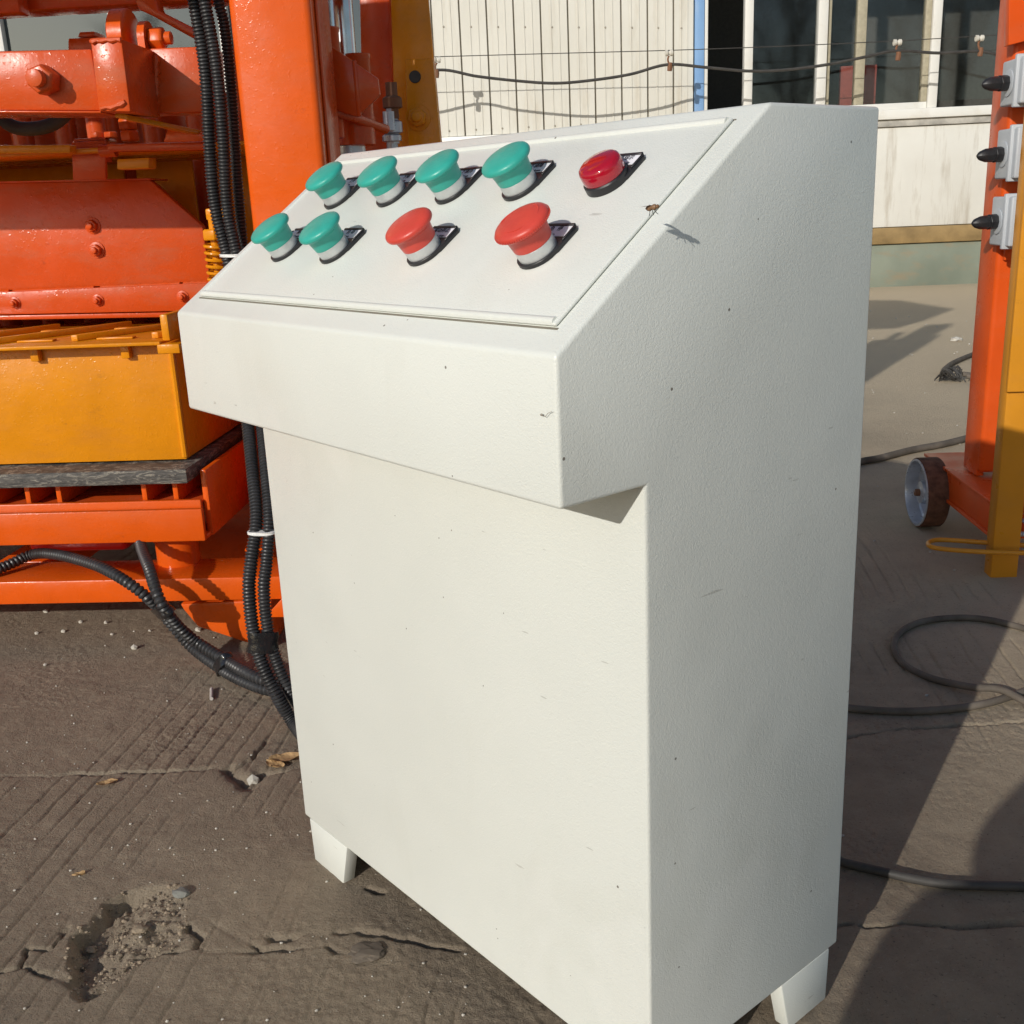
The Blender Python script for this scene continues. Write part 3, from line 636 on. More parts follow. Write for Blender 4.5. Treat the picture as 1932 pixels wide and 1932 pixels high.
c2 = single("corrugated_conduit", corrugated(cpath(V2, [(575,1346,.014),(630,1405,.012)]), .0104), CONDUIT,
            "thinner black corrugated conduit between its tied twin and the orange column", "conduit", (-.57, 1.71, .3), smooth=True, group="corrugated conduits of the press")
c3 = single("corrugated_conduit", corrugated([at(u, v, b) for u, v, b in ((405,-60,1.89),(412,0,1.89),(422,42,1.895),(431,110,1.895),(438,200,1.895),(447,330,1.895),(455,430,1.895),(463,520,1.895),(475,640,1.89))], .0098), CONDUIT,
            "short black corrugated conduit hugging the left edge of the orange column", "conduit", (-.6, 1.81, .8), smooth=True, group="corrugated conduits of the press")
H1 = [(-20,1080,.160),(20,1064,.165),(53,1049,.172),(79,1044,.18),(116,1048,.188),(165,1061,.192),(198,1074,.19),(238,1097,.176),(274,1124,.148),(301,1150,.112),(331,1187,.066),(364,1223,.03),(413,1259,.014),(446,1279,.012),(489,1297,.012),(530,1306,.012),(590,1312,.012)]
H2 = [(262,1015,.215),(268,1038,.205),(281,1072,.195),(291,1105,.175),(303,1135,.15),(320,1162,.118),(343,1188,.084),(374,1213,.052),(425,1245,.033),(460,1266,.033),(500,1284,.028),(540,1292,.02),(600,1296,.012)]
c4 = single("corrugated_conduit", corrugated([atz(*p) for p in H1], .0108, .0088), CONDUIT, "black corrugated conduit arching over the orange base beam past the red box", "conduit", (-.8, 1.8, .1), smooth=True, group="corrugated conduits of the press")
c5 = single("corrugated_conduit", corrugated([atz(*p) for p in H2], .0108, .0088), CONDUIT, "black corrugated conduit hanging down beside the round spring mount", "conduit", (-.75, 1.8, .1), smooth=True, group="corrugated conduits of the press")
def wrap(name, p, q_, parent, mat, length, ry=.0135, extra=.0128, axis=None):      # band round two conduits lying side by side
    p, q_ = Vector(p), Vector(q_); x = (q_ - p); hx = x.length / 2 + extra; x.normalize(); ax = Vector(axis).normalized()
    ax = (ax - x * ax.dot(x)).normalized(); y = ax.cross(x); c = (p + q_) / 2; V = []; F = []; n = 28
    for i in range(5):
        s = (i / 4 - .5) * length; k = 1 + .05 * math.sin(i * 2.3)
        for j in range(n):
            t = 2 * math.pi * j / n; e = lambda v: math.copysign(abs(v) ** .75, v)
            V.append(tuple(c + ax * s + x * (hx * e(math.cos(t)) * k) + y * (ry * e(math.sin(t)) * k * (1 + .06 * math.sin(3 * t + i)))))
    for i in range(4):
        for j in range(n): F.append((i * n + j, i * n + (j + 1) % n, (i + 1) * n + (j + 1) % n, (i + 1) * n + j))
    F.append(tuple(range(n - 1, -1, -1))); F.append(tuple(4 * n + j for j in range(n)))
    return part(name, (V, F), mat, parent, smooth=True)
wrap("cable_tie", at(482,1004,1.622), at(507,1004,1.619), c1, WHITEPL, .005, .013, .0122, (0, 0, 1))
wrap("tape_wrap", at(483,1211,1.5525), at(510,1210,1.560), c1, TAPE, .034, .0145, .0128, (.15, -.1, -1))
wrap("cable_tie", at(428,482,1.866), at(447,482,1.853), c1, WHITEPL, .005, .013, .0122, (0, 0, 1))
wrap("tape_wrap", atz(302,1151,.112), atz(312,1149,.133), c5, TAPE, .026, .0145, .0125, Vector(atz(331,1187,.066)) - Vector(atz(274,1124,.148)))
wrap("tape_wrap", atz(418,1261,.012), atz(428,1246,.033), c5, TAPE, .02, .0145, .0125, Vector(atz(446,1279,.012)) - Vector(atz(413,1259,.012)))

# ------------------------------------------------------------------ control console (frame: x along its front, y into it, z up)
zA, zB, yc, yE, zE, yF, zbt = [k * S for k in (1.183, 1.009, .140, .366, 1.448, .608, .105)]
SLV = Vector((0, yE, zE - zA)).normalized(); PNV = Vector((1, 0, 0)).cross(SLV)
def pn(x, s, h=0.0): return Vector((x, 0, zA)) + SLV * s + PNV * h
CN = thing("control_console", "cream white control console with sloping push-button panel", "control console", (S / 2, yF / 2, 0), 'W')
prof = [(0, zA), (0, zB), (yc, zB), (yc, zbt), (yF, zbt), (yF, zE), (yE, zE)]
part("cabinet", prism([(0, y, z) for y, z in prof], (S, 0, 0)), COAT, CN, bevel=.0032, seg=3)
W_ = S
lid0, lid1, ls0, ls1 = .036 * W_, .966 * W_, .042 * W_, .419 * W_
def pbox(x0, x1, s0, s1, h0, h1): return hexa([pn(x0, s0, h0), pn(x1, s0, h0), pn(x1, s1, h0), pn(x0, s1, h0)], [pn(x0, s0, h1), pn(x1, s0, h1), pn(x1, s1, h1), pn(x0, s1, h1)])
lid = part("panel_lid", pbox(lid0, lid1, ls0, ls1, .0004, .0034), COAT, CN, bevel=.0014, seg=3)
part("edge_bead", sweep([pn(lid0 + .003 + (lid1 - lid0 - .006) * k / 30, ls1 - .004, .002) for k in range(31)], .0036, 12), COAT, lid, smooth=True)
part("edge_bead", sweep([pn(lid0 + .003 + (lid1 - lid0 - .006) * k / 30, ls0 + .0035, .002) for k in range(31)], .0034, 12), COAT, lid, smooth=True)
part("edge_bead", sweep([pn(lid0 + .0035, ls0 + .004 + (ls1 - ls0 - .008) * k / 30, .002) for k in range(31)], .003, 12), COAT, lid, smooth=True)
part("lid_gap", join(pbox(lid0 - .002, lid1 + .002, ls0 - .0022, ls0 - .0004, -.0001, .0004), pbox(lid0 - .002, lid1 + .001, ls1 + .0004, ls1 + .0016, -.0001, .0004)), plain("gap_dark", (.2, .18, .14), .9), CN)  # dark strips along the lid's lower and upper edges
# feet: folded angle feet, narrower below
def foot(xo, yo, sx, sy, xw, yw):
    t = .018
    def ring(z, kx, ky, ins):
        X = lambda d: xo + sx * d; Y = lambda d: yo + sy * d
        return [(X(ins), Y(ins), z), (X(kx), Y(ins), z), (X(kx), Y(t), z), (X(t), Y(t), z), (X(t), Y(ky), z), (X(ins), Y(ky), z)]
    top = ring(zbt - .0006, xw, yw, .0); bot = ring(0.0, xw * .78, yw * .8, .001); n = 6
    F = [tuple(range(n)), tuple(range(2 * n - 1, n - 1, -1))] + [(i, i + n, (i + 1) % n + n, (i + 1) % n) for i in range(n)]
    return part("foot", (top + bot, F), COAT, CN, bevel=.002)
fi = .016 * S
foot(fi, yc + .001, 1, 1, .152 * S, .12 * S); foot(S - .001, yc + .001, -1, 1, .152 * S, .12 * S)
foot(fi, yF - .012, 1, -1, .12 * S, .14 * S); foot(S - .001, yF - .012, -1, -1, .12 * S, .135 * S)
part("inner_floor", box(.02, S - .02, yc + .02, yF - .02, zbt - .004, zbt - .0007), DARKIN, CN)
# buttons
rC = .0262 * S
def text_mesh(s, size):
    cu = bpy.data.curves.new("t", 'FONT'); cu.body = s; cu.size = size; cu.align_x = 'CENTER'; cu.align_y = 'CENTER'; cu.extrude = .00008
    o = bpy.data.objects.new("t", cu); COL.objects.link(o); dg = bpy.context.evaluated_depsgraph_get()
    mm = bpy.data.meshes.new_from_object(o.evaluated_get(dg)); V = [tuple(v.co) for v in mm.vertices]; F = [tuple(p.vertices) for p in mm.polygons]
    bpy.data.objects.remove(o); bpy.data.meshes.remove(mm); return V, F
def on_panel(g, x, s, h): return [tuple(pn(x + v[0], s + v[1], h + v[2])) for v in g[0]], g[1]
def button(x, s, kind, l1, l2, lab):
    x *= S; s *= S; c = pn(x, s)
    rh = .0298 * S; top = s + .0515 * S; hw = .0315 * S; ch = .004
    arc = [(x + rh * math.cos(t), s + rh * math.sin(t)) for t in np.linspace(R(180), R(360), 15)]
    outl = arc + [(x + hw, s + .004 * S), (x + hw, top - ch), (x + hw - ch, top), (x - hw + ch, top), (x - hw, top - ch), (x - hw, s + .004 * S)]
    h1 = .0034
    hold = prism([pn(p, q_, .0035) for p, q_ in outl], PNV * h1); H0 = .0035 + h1
    lo = s + .0255 * S; iw = hw - .0024
    rim = join(pbox(x - hw + .0006, x - iw, lo, top - .004, H0 + .0001, H0 + .0013), pbox(x + iw, x + hw - .0006, lo - .004, top - .004, H0 + .0001, H0 + .0013), pbox(x - iw + .0002, x + iw - .0002, top - .0036, top - .0008, H0 + .0001, H0 + .0013))
    prof = [(rC, 0), (rC, .0084), (rC * .97, .0088)]
    if kind == 'lamp':
        root = part("indicator_lamp", lathe([(rC * 1.16, .0036), (rC * 1.16, .0095), (rC * 1.1, .0105)], c, PNV, 40), BLKPL, CN, smooth=True, label=lab)
        part("lens", lathe([(rC * 1.08, .0106), (rC * 1.1, .0115), (rC * 1.1, .019), (rC * 1.04, .0215), (rC * .9, .0229), (rC * .5, .0237), (rC * .08, .024)], c, PNV, 40), LENS, root, smooth=True)
        part("reflector", lathe([(rC * .95, .0106), (rC * .6, .014), (rC * .2, .0155)], c, PNV, 24), plain("lamp_core", (.5, .02, .03), .3), root, smooth=True)
    else:
        root = part("push_button", lathe([(r, h + .0065) for r, h in prof], c, PNV, 40), COLLAR, CN, smooth=True, label=lab)
        mat = GREEN if kind == 'green' else RED; K = 1.0 if kind == 'green' else 1.04
        b0 = .0152
        P = [(rC * 1.0, b0), (rC * 1.02, b0 + .001), (rC * 1.07, b0 + .008), (rC * 1.14, b0 + .014), (rC * 1.3, b0 + .0168), (rC * 1.52, b0 + .0182), (rC * 1.585, b0 + .0192), (rC * 1.615, b0 + .0208), (rC * 1.60, b0 + .0226), (rC * 1.53, b0 + .0243), (rC * 1.36, b0 + .0258), (rC * 1.0, b0 + .0274), (rC * .5, b0 + .0286), (rC * .06, b0 + .029)]
        P = [(rC + (r - rC) * .68 if r > rC else r, b0 + (h - b0) * .77) for i, (r, h) in enumerate(P)]
        part("mushroom_cap", lathe(P, c, PNV, 56), mat, root, smooth=True)
        if kind == 'estop':
            V, F = [], []
            g = [box(0, 0, 0, 0, 0, 0)][:0]
            for k in range(72):
                t = 2 * math.pi * k / 72; r_ = rC * (1 + .615 * .68); d = Vector((1, 0, 0)) * math.cos(t) + SLV * math.sin(t); e = PNV.cross(d)
                q0 = c + d * r_ + PNV * (b0 + .0196 * .77)
                g.append(prism([q0 - e * .0004, q0 + e * .0004, q0 + e * .0004 + d * .0006, q0 - e * .0004 + d * .0006 - e * 0], PNV * .0016))
            part("grip_ridges", join(*g), mat, root)
            for k0 in (20, 140, 260):
                part("turn_arrow", sweep([c + (Vector((1, 0, 0)) * math.cos(R(k0 + q_ * 9)) + SLV * math.sin(R(k0 + q_ * 9))) * rC * 1.02 + PNV * (b0 + .0268 * .77 + .0002) for q_ in range(8)], [.0003 + .0009 * (q_ / 7 if q_ < 7 else 0) for q_ in range(8)], 6), mat, root, smooth=True)
    part("label_holder", join(hold, rim), BLKPL, root, bevel=.0004, seg=1)
    part("label_card", pbox(x - iw + .0003, x + iw - .0003, lo + .0005, top - .0038, H0 + .0001, H0 + .0006), CARD, root)
    mid = (lo + top - .0038) / 2
    t1 = on_panel(text_mesh(l1, .0056), x, mid + .0028, H0 + .0008); part("lettering", t1, INK, root)
    if l2: part("lettering", on_panel(text_mesh(l2, .0042), x, mid - .0036, H0 + .0008), INK, root)
BT = [(.192,.299,'green',"上升","Up","green mushroom button at the upper left corner"), (.358,.298,'green',"下降","Down","second green button of the upper row"), (.519,.298,'green',"下模升","Mould up","third green button of the upper row"),
      (.678,.298,'green',"下模降","Mould down","green button next to the red lamp"), (.846,.299,'lamp',"电源指示","Power supply","round red indicator lamp"),
      (.192,.161,'green',"振动","Vibrate","green button at the lower left corner"), (.356,.159,'green',"启 动","Start","green button beside the first red one"), (.598,.159,'red',"振动停止","Vibrate stop","plain red mushroom button"), (.838,.159,'estop',"急  停","Stop","ridged red emergency stop with arrows")]
for b_ in BT: button(*b_)
# hovering fly
fp = Vector((.615, .075, .799))
fly = thing("fly", "tiny brown fly hovering over the console panel's right edge", "insect", fp, 'W')
bx = Vector((.6, .35, .1)).normalized()
part("body", lathe([(.0003, -.0042), (.0016, -.003), (.0021, -.0012), (.0014, .0002), (.0020, .0014), (.0019, .0028), (.0012, .0032), (.0015, .0042), (.0006, .0052)], fp, bx, 12), plain("fly_body", (.22, .12, .06), .5), fly, smooth=True)
WING = plain("fly_wing", (.5, .47, .44), .4)
for s_ in (-1, 1):
    n = bx.cross(Vector((0, 0, 1))).normalized() * s_; q0 = fp + Vector((0, 0, .0015))
    part("wing", prism([q0, q0 + n * .003 - bx * .001, q0 + n * .0075 - bx * .005, q0 + n * .0065 - bx * .0072, q0 + n * .002 - bx * .0045], (0, 0, .0002)), WING, fly)
for s_ in (-1, 0, 1):
    part("leg", sweep([fp + bx * .001 * s_, fp + bx * .002 * s_ + Vector((0, .001, -.003)), fp + bx * .003 * s_ + Vector((0, .002, -.0048))], .00022, 5), BLKPL, fly)
# cobweb wisps stuck to the lip corner and the buttons
WISP = plain("cobweb_dust", (.3, .27, .23), .9)
def wisp(P, r): return tube(P, r, .002, 5)
q0 = Vector((S, -.0012, zA - .035))
part("cobweb", join(wisp([q0 + Vector(d) for d in ((-.014,-.0004,-.005),(-.010,-.0012,-.0058),(-.007,-.001,-.003),(-.003,-.0006,-.0015))], .0002), move(rock(.0013, 3), q0 + Vector((-.014, -.0006, -.005)))), WISP, CN)
# ------------------------------------------------------------------ wheeled orange frame with switch boxes (right)
OP = 2.4
WF = thing("wheeled_frame", "orange post on a wheeled base carrying grey switch boxes", "machine frame", (1.0, OP, 0))
pL = at(1845, 700, OP + .1)[0]; pLf = at(1868, 700, OP)[0]
part("post", box(pLf - .006, 1.25, OP, OP + .09, .17, 2.2), ORANGE2, WF, bevel=.01, seg=3)
part("post_flange", box(pL, pLf - .0065, OP + .012, OP + .1, .16, 2.2), ORANGE2, WF, bevel=.003)
part("cross_plate", box(pL - .005, 1.25, OP - .012, OP - .001, at(1860,492,OP)[2], at(1860,470,OP)[2]), ORANGE2, WF, bevel=.002)
part("cap_plate", plate([(1903,86),(2000,60),(2000,-200),(1905,-200)], OP - .03, .028), ORANGE2, WF, bevel=.003)
part("base_beam", join(box(.868, .874, 2.19, 2.66, .088, .15), box(.862, .99, 2.19, 2.66, .1505, .158), box(.862, .99, 2.19, 2.66, .08, .0875)), ORANGE2, WF, bevel=.002)
part("base_plate", box(.99, 1.25, OP - .03, OP + .14, .08, .168), ORANGE2, WF, bevel=.003)
wc = Vector((.842, 2.56, .0835)); wax = Vector((-1, -.03, 0)).normalized()
wh = part("wheel", lathe([(.080, -.026), (.083, -.028), (.0855, -.025), (.0855, .021), (.0842, .0238), (.0826, .024), (.081, .018), (.08, -.026)], wc, wax, 48, 0, False), RUST, WF, smooth=True)
part("rim", lathe([(.0822, .018), (.0825, .0255), (.0775, .0262), (.076, .020), (.074, -.004), (.070, -.007), (.030, -.005), (.0275, .012), (.0265, .015), (.012, .0155), (.010, .017), (.0085, .017)], wc, wax, 48, 0, False), STEEL, wh, smooth=True)
part("axle", join(cyl(wc - wax * .11, wax, .009, .135, 16), cyl(wc + wax * .012, wax, .0085, .016, 14)), RUSTW, wh, smooth=True)
part("cotter_pin", tube([wc + wax * .026 + Vector((-.004, 0, .012)), wc + wax * .027, wc + wax * .026 + Vector((.006, -.004, -.02)), wc + wax * .024 + Vector((.009, -.006, -.03))], .0012, .004, 6), STEEL, wh, smooth=True)
for k, (v0, v1) in enumerate(((118,203),(246,338),(371,461))):
    un = 1930 - 8 * k; uf = 1897 - 10 * k
    an = at(uf, (v0 + v1) / 2, OP - .004)[0] - .012
    z1_, z0_ = at(uf, v0, OP - .004)[2], at(uf, v1, OP - .004)[2]
    bnear = OP - .004 - .115
    sb = part("switch_box", box(an, an + .12, bnear, OP - .013, z0_, z1_), GREYPL, WF, bevel=.004, seg=3)
    part("lid", box(an - .006, an + .126, bnear + .018, bnear + .03, z0_ - .006, z1_ + .006), GREYPL, sb, bevel=.003)
    kc = Vector((an - .0005, (bnear + OP) / 2 + .006, z0_ + (z1_ - z0_) * .50))
    part("dial_ring", lathe([(.026, 0), (.026, .002), (.023, .003)], kc, (-1, 0, 0), 32), GREYPL, sb, smooth=True)
    part("knob", join(lathe([(.015, .003), (.0155, .006), (.0155, .023), (.015, .024)], kc, (-1, -.3, -.03), 8), lathe([(.0145, .0245), (.0135, .042), (.0095, .054), (.003, .061)], kc, (-1, -.3, -.03), 8)), BLKPL, sb, bevel=.001)
# yellow stand
YP = 2.17
yl = at(1880, 960, YP)[0]
YS = thing("yellow_stand", "yellow steel stand leg with a rod loop and spring ring", "stand", (yl + .03, YP, 0))
part("post", box(yl, yl + .056, YP, YP + .04, -.004, 1.4), YELLOW2, YS, bevel=.004)
part("cover_plate", box(yl - .004, yl + .09, YP - .012, YP - .001, at(1905,738,YP)[2], 1.4), YELLOW2, YS, bevel=.002)
za = .068
lp = [Vector(atz(u, v, za)) for u, v in ((1990,1031),(1920,1028),(1850,1023),(1790,1019),(1765,1019),(1752,1024),(1757,1032),(1790,1037),(1850,1041),(1920,1043),(1990,1044))]
part("rod_loop", tube(lp, .0052, .008, 10), YELLOW2, YS, smooth=True)
sr = [Vector(atz(u, v, .09)) for u, v in ((1990,985),(1900,983),(1874,989),(1869,997),(1880,1004),(1910,1007),(1990,1009))]
SPp = spline(sr, .0016); part("spring_ring", sweep(SPp, [(.0062, .0062, .0048)[i % 3] for i in range(len(SPp))], 10), STEEL, YS, smooth=True)
# ------------------------------------------------------------------ cables on the ground
def gcable(P, r): 
    out = []
    for u, v, *k in P:
        a, b, z = atz(u, v, r); h = height(a, b); out.append((a, b, h + r + (k[0] if k else 0)))
    return tube(out, r, .012, 12)
single("floor_cable", gcable([(1480,1316),(1602,1334),(1678,1339),(1744,1339),(1814,1334),(1875,1324),(1932,1306),(1990,1285)], .0062), DUSTCABLE, "dusty black cable lying straight under the looped one", "cable", atz(1744, 1339), smooth=True)
single("floor_cable", gcable([(1990,1350),(1932,1331,.006),(1885,1312,.012),(1829,1301,.006),(1754,1276),(1703,1246),(1686,1215),(1703,1188),(1744,1173),(1804,1167),(1854,1170),(1905,1180),(1990,1205)], .0062), DUSTCABLE, "dusty black cable bent into a wide loop on the concrete", "cable", atz(1703, 1246), smooth=True)
single("floor_cable", gcable([(1480,1590),(1587,1626),(1628,1636),(1673,1646),(1744,1659),(1804,1667),(1932,1672),(2040,1676)], .0058), RUBBER, "thick black cable coming from under the console's back corner", "cable", atz(1700, 1652), smooth=True)
single("floor_cable", gcable([(1560,888),(1625,872),(1660,866),(1720,850),(1780,838),(1830,826),(1900,806)], .011), DUSTCABLE, "dusty cable running behind the steel wheel to the orange post", "cable", atz(1720, 850), smooth=True)
single("floor_cable", gcable([(1776,710),(1782,698),(1800,686),(1835,670),(1890,650)], .011), DUSTCABLE, "dusty cable curving from the wire tangle to the orange post", "cable", atz(1800, 686), smooth=True)
kc = Vector(atz(1792, 722)); gs_ = []
rr = random.Random(5)
for k in range(12):
    ph_ = rr.uniform(0, 6.28); r1, r2 = rr.uniform(.02, .055), rr.uniform(.015, .045); tl = rr.uniform(-.6, .6)
    gs_.append(tube([kc + Vector((r1 * math.cos(t + ph_), r2 * math.sin(t), .034 + .024 * math.sin(t * 2 + ph_) + tl * .012)) for t in np.linspace(0, 5, 9)], rr.choice((.0025, .0035, .005)), .015, 6))
single("wire_tangle", join(*gs_), RUBBER, "small tangle of black wire lying on the concrete", "wire", kc, smooth=True)
for d in (-.02, .03):
    p = [kc + Vector((.06, d, .03)), kc + Vector((.2, d * 1.5 - .03, .014)), kc + Vector((.5, d - .05, .012))]
    single("floor_cable", tube(p, .011, .02, 8), DUSTCABLE, "one of two short cables running from the wire tangle towards the post", "cable", kc + Vector((.2, d, 0)), group="pair of cables at the wire tangle", smooth=True)

# ------------------------------------------------------------------ litter on the concrete
def drop(name, g, mat, u, v, label, cat, group=None, lift=0.0):
    a, b, _ = atz(u, v); h = height(a, b)
    return single(name, move(g, (a, b, h + lift)), mat, label, cat, (a, b, h), group=group)
for k, (u, v, r) in enumerate(((87,1155,.006),(152,1173,.005),(119,1191,.005),(69,1194,.005),(200,1175,.006),(211,1196,.004),(253,1221,.0075),(85,1253,.004),(283,1189,.004),(477,1468,.011),(390,1180,.005),(373,1187,.007))):
    if k == 9: drop("pebble", rock(r, k, .8), STONE, u, v, "pale rounded pebble sitting in the crack hole near the dry leaf", "pebble", lift=r * .5)
    else: drop("pebble", rock(r, k, .8), STONE, u, v, "tiny pale pebble on the concrete before the orange base beam", "pebble", "pebbles before the base beam", lift=r * .4)
drop("plastic_offcut", spin(cyl((0, 0, 0), (0, 1, .02), .0032, .04, 10), Matrix.Rotation(R(18), 3, 'Z')), plain("pale_offcut", (.5, .46, .42), .6), 399, 1319, "short pale plastic offcut lying below the taped conduits", "offcut", lift=.003)
def leaf(L, wd, seed, curl=.25):
    V, F = [], []; n = 9
    for i in range(n):
        t = i / (n - 1); ww = wd * math.sin(math.pi * min(1, t * .93 + .03)) ** .8; x = L * (t - .5)
        for j, s_ in enumerate((-1, -.5, 0, .5, 1)):
            V.append((x, ww * s_, curl * wd * (abs(s_) ** 1.5) + .15 * L * (t - .5) ** 2 + .004 * noise.noise(Vector((x * 90, s_ * 2, seed)))))
    for i in range(n - 1):
        for j in range(4): F.append((i * 5 + j, i * 5 + j + 1, i * 5 + j + 6, i * 5 + j + 5))
    k = len(V); V += [(x, y, z + .0006) for x, y, z in V]; F += [tuple(q_ + k for q_ in reversed(f)) for f in F]
    return V, F
drop("dry_leaf", spin(leaf(.05, .013, 1), Matrix.Rotation(R(15), 3, 'Z')), LEAF, 540, 1440, "curled tan dry leaf beside the console's left edge", "leaf", lift=.004)
drop("dry_leaf", spin(leaf(.035, .009, 2), Matrix.Rotation(R(-25), 3, 'Z')), LEAF, 520, 1450, "small brown leaf scrap lying against the curled leaf", "leaf", lift=.003)
drop("dry_leaf", spin(leaf(.03, .006, 3), Matrix.Rotation(R(25), 3, 'Z')), LEAF, 203, 1480, "thin broken leaf on the concrete by the long crack", "leaf", lift=.003)
drop("dry_leaf", spin(leaf(.016, .003, 4), Matrix.Rotation(R(20), 3, 'Z')), LEAF, 149, 1654, "slender straw-coloured leaf above the pothole", "leaf", lift=.002)
drop("paint_chip", spin(box(-.006, .006, -.0025, .0025, 0, .001), Matrix.Rotation(R(25), 3, 'Z')), plain("red_chip", (.45, .08, .05), .6), 737, 1766, "small red paint chip on the crack below the console", "chip", lift=.001)
drop("pebble", rock(.011, 21, .6, 2), plain("grey_pebble", (.19, .19, .17), .9), 343, 1690, "smooth grey pebble on the pothole's rim", "pebble", lift=.002)
drop("pebble", rock(.009, 22, .4, 2), GRAVEL, 263, 1757, "broken tan stone chip inside the pothole", "pebble", lift=.003)
drop("pebble", rock(.007, 23, .5, 2), GRAVEL, 167, 1770, "pale stone chip in the pothole's shaded side", "pebble", lift=.003)
drop("pebble", rock(.02, 24, .22, 3), plain("brown_stone", (.13, .105, .08), .9), 695, 1799, "flat brown stone bedded by the crack", "pebble", lift=.001)
drop("pebble", rock(.03, 26, .45, 2), STONE, 1804, 643, "white lump of stone on the far concrete by the orange post", "pebble", lift=.01)
gs_ = []
rr = random.Random(11); ti = 0
def in_poly(x, y, P):
    r = False
    for (x0, y0), (x1, y1) in zip(P, P[1:] + P[:1]):
        if (y0 > y) != (y1 > y) and x < (x1 - x0) * (y - y0) / (y1 - y0) + x0: r = not r
    return r
while ti < 420:
    u, v = rr.uniform(120, 360), rr.uniform(1670, 1893)
    if in_poly(u, v, POT):
        a, b, _ = atz(u, v); r = rr.choice((.0012, .0012, .0016, .0016, .0022, .0032)); gs_.append(move(rock(r, ti, .7, 1), (a, b, height(a, b) + r * .3))); ti += 1
cx = atz(245, 1770)
single("gravel", join(*gs_), GRAVEL, "loose gravel lying in the pothole", "gravel", (cx[0], cx[1], height(cx[0], cx[1])), kind="stuff")
gs_ = []
for k in range(260):
    u, v = rr.uniform(0, 900), rr.uniform(1150, 1930); a, b, _ = atz(u, v)
    if abs(a) < 1.4: r = rr.choice((.0008, .001, .0013, .002)); gs_.append(move(rock(r, k, .7, 1), (a, b, height(a, b) + r * .4)))
for k in range(160):
    a, b = rr.uniform(.2, 2.4), rr.uniform(1.0, 7.5); r = rr.choice((.001, .0015, .002)) * (1 + b * .3); gs_.append(move(rock(r, k, .7, 1), (a, b, height(a, b) + r * .4)))
single("grit", join(*gs_), STONE, "loose pale grit scattered over the concrete yard", "grit", (-.4, 1.3, 0), kind="stuff")

# ------------------------------------------------------------------ bare trees across the yard (mirrored in the panes)
def bare_tree(a, b, h, seed, label):
    rr = random.Random(seed); gs = []
    def grow_(p, d, L, r, lev):
        n = 3; pts = [p]; q_ = p
        for i in range(n):
            d = (d + Vector((rr.uniform(-.16, .16), rr.uniform(-.16, .16), rr.uniform(-.03, .1)))).normalized(); q_ = q_ + d * (L / n); pts.append(q_)
        gs.append(sweep(pts, [r * (1 - .45 * i / n) for i in range(n + 1)], 5 if lev < 2 else 3))
        if lev >= 5: return
        for k in range(3 if lev else 5):
            t = rr.uniform(.35, 1.0); s_ = pts[0].lerp(pts[-1], t) if lev else pts[min(3, 1 + k % 3)]
            nd = (d + Vector((rr.uniform(-1, 1), rr.uniform(-1, 1), rr.uniform(-.2, .55))) * .75).normalized()
            grow_(s_, nd, L * rr.uniform(.55, .78), r * .52, lev + 1)
    grow_(Vector((a, b, -.1)), Vector((0, 0, 1)), h * .36, h * .017, 0)
    tr = thing("bare_tree", label, "tree", (a, b, 0), group="bare trees across the yard")
    part("trunk", gs[0], BARK, tr, smooth=True); part("crown", join(*gs[1:]), BARK, tr)
bare_tree(-9.3, -7.5, 9.0, 3, "tall bare tree mirrored in the panes behind the press"); bare_tree(5.5, -8.0, 9.0, 4, "bare tree mirrored in the pane beside the blue trim"); bare_tree(9.0, -9.0, 10.0, 9, "bare tree mirrored in the panes near the grey switch boxes")

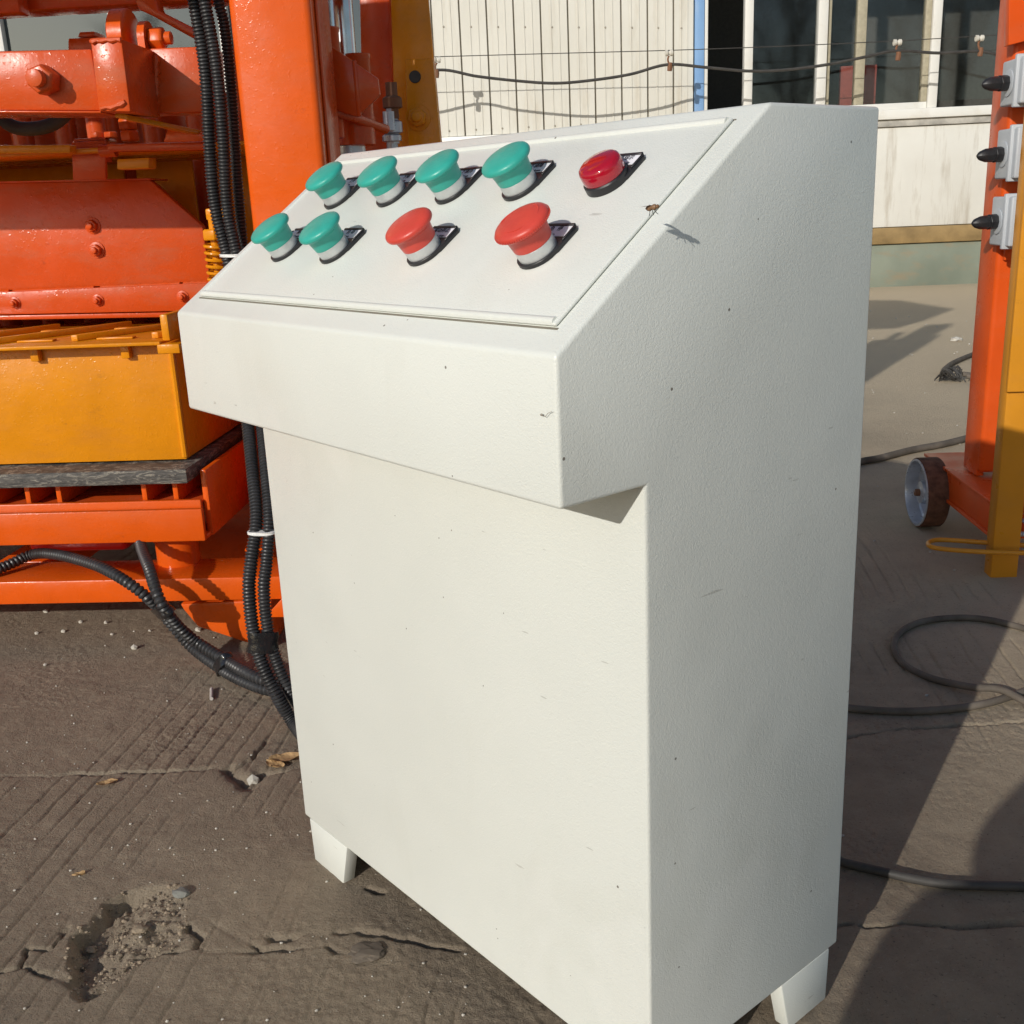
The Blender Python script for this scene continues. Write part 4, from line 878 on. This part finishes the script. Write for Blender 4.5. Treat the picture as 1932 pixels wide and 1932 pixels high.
# ------------------------------------------------------------------ the photographer, crouching behind the phone
CLOTH = plain("dark_jacket", (.03, .035, .05), .8); TROU = plain("dark_trousers", (.025, .025, .03), .85); SKIN = plain("skin", (.45, .26, .18), .5); HAIR = plain("dark_hair", (.015, .012, .01), .6)
ph0 = thing("person", "person crouching in a dark jacket, holding a phone up with both hands", "person", (.065, -.40, 0))
def skin_mesh(name, verts, edges_, mat, parent, sub=2):
    fr_, off = ORI[parent.name]
    mm = bpy.data.meshes.new(name); mm.from_pydata([tuple(Vector(v[:3]) - Vector((0, -.40, 0))) for v in verts], edges_, [])
    o = bpy.data.objects.new(name, mm); COL.objects.link(o); o.parent = parent; mm.materials.append(mat)
    sk = o.modifiers.new("skin", 'SKIN'); sk.use_smooth_shade = True
    if not mm.skin_vertices: mm.attributes.new("skin", 'FLOAT', 'POINT')
    for i, v in enumerate(verts):
        d = mm.skin_vertices[0].data[i]; d.radius = (v[3] * 1.3, (v[4] if len(v) > 4 else v[3]) * 1.3); d.use_root = (i == 0)
    sb_ = o.modifiers.new("sub", 'SUBSURF'); sb_.levels = sb_.render_levels = sub
    return o
try:
    bv = [(-.15,-.45,.30,.17,.14),(-.15,-.42,.52,.165,.13),(-.15,-.38,.76,.165,.12),(-.14,-.35,.87,.09,.08),(-.13,-.33,.94,.05,.05),(-.12,-.31,1.02,.075,.085),(-.12,-.31,1.12,.08,.095),
          (-.29,-.37,.82,.06),(-.30,-.18,.60,.06),(-.25,-.12,.64,.042),(-.08,-.05,.78,.03),(.02,-.37,.82,.06),(.14,-.20,.62,.05),(.14,-.12,.66,.042),(.09,-.05,.78,.03),
          (-.22,-.42,.32,.12),(-.29,-.10,.52,.125),(-.25,-.34,.10,.055),(-.25,-.20,.035,.045),(-.08,-.42,.32,.12),(-.04,-.08,.52,.125),(0,-.32,.10,.055),(.01,-.18,.035,.045)]
    be = [(0,1),(1,2),(2,3),(3,4),(4,5),(5,6),(2,7),(7,8),(8,9),(9,10),(2,11),(11,12),(12,13),(13,14),(0,15),(15,16),(16,17),(17,18),(0,19),(19,20),(20,21),(21,22)]
    skin_mesh("body", bv, be, CLOTH, ph0)
except Exception as ex: print("person", ex)
part("hair", lathe([(.02, .12), (.06, .115), (.092, .07), (.098, .02), (.09, -.03)], (-.055, -.33, 1.09), (0, -.25, 1), 20), HAIR, ph0, smooth=True)
single("phone", box(-.075, .075, -.022, -.014, .765, .845), BLKPL, "black phone held up in front of the crouching person", "phone", (0, -.018, .805), bevel=.004)
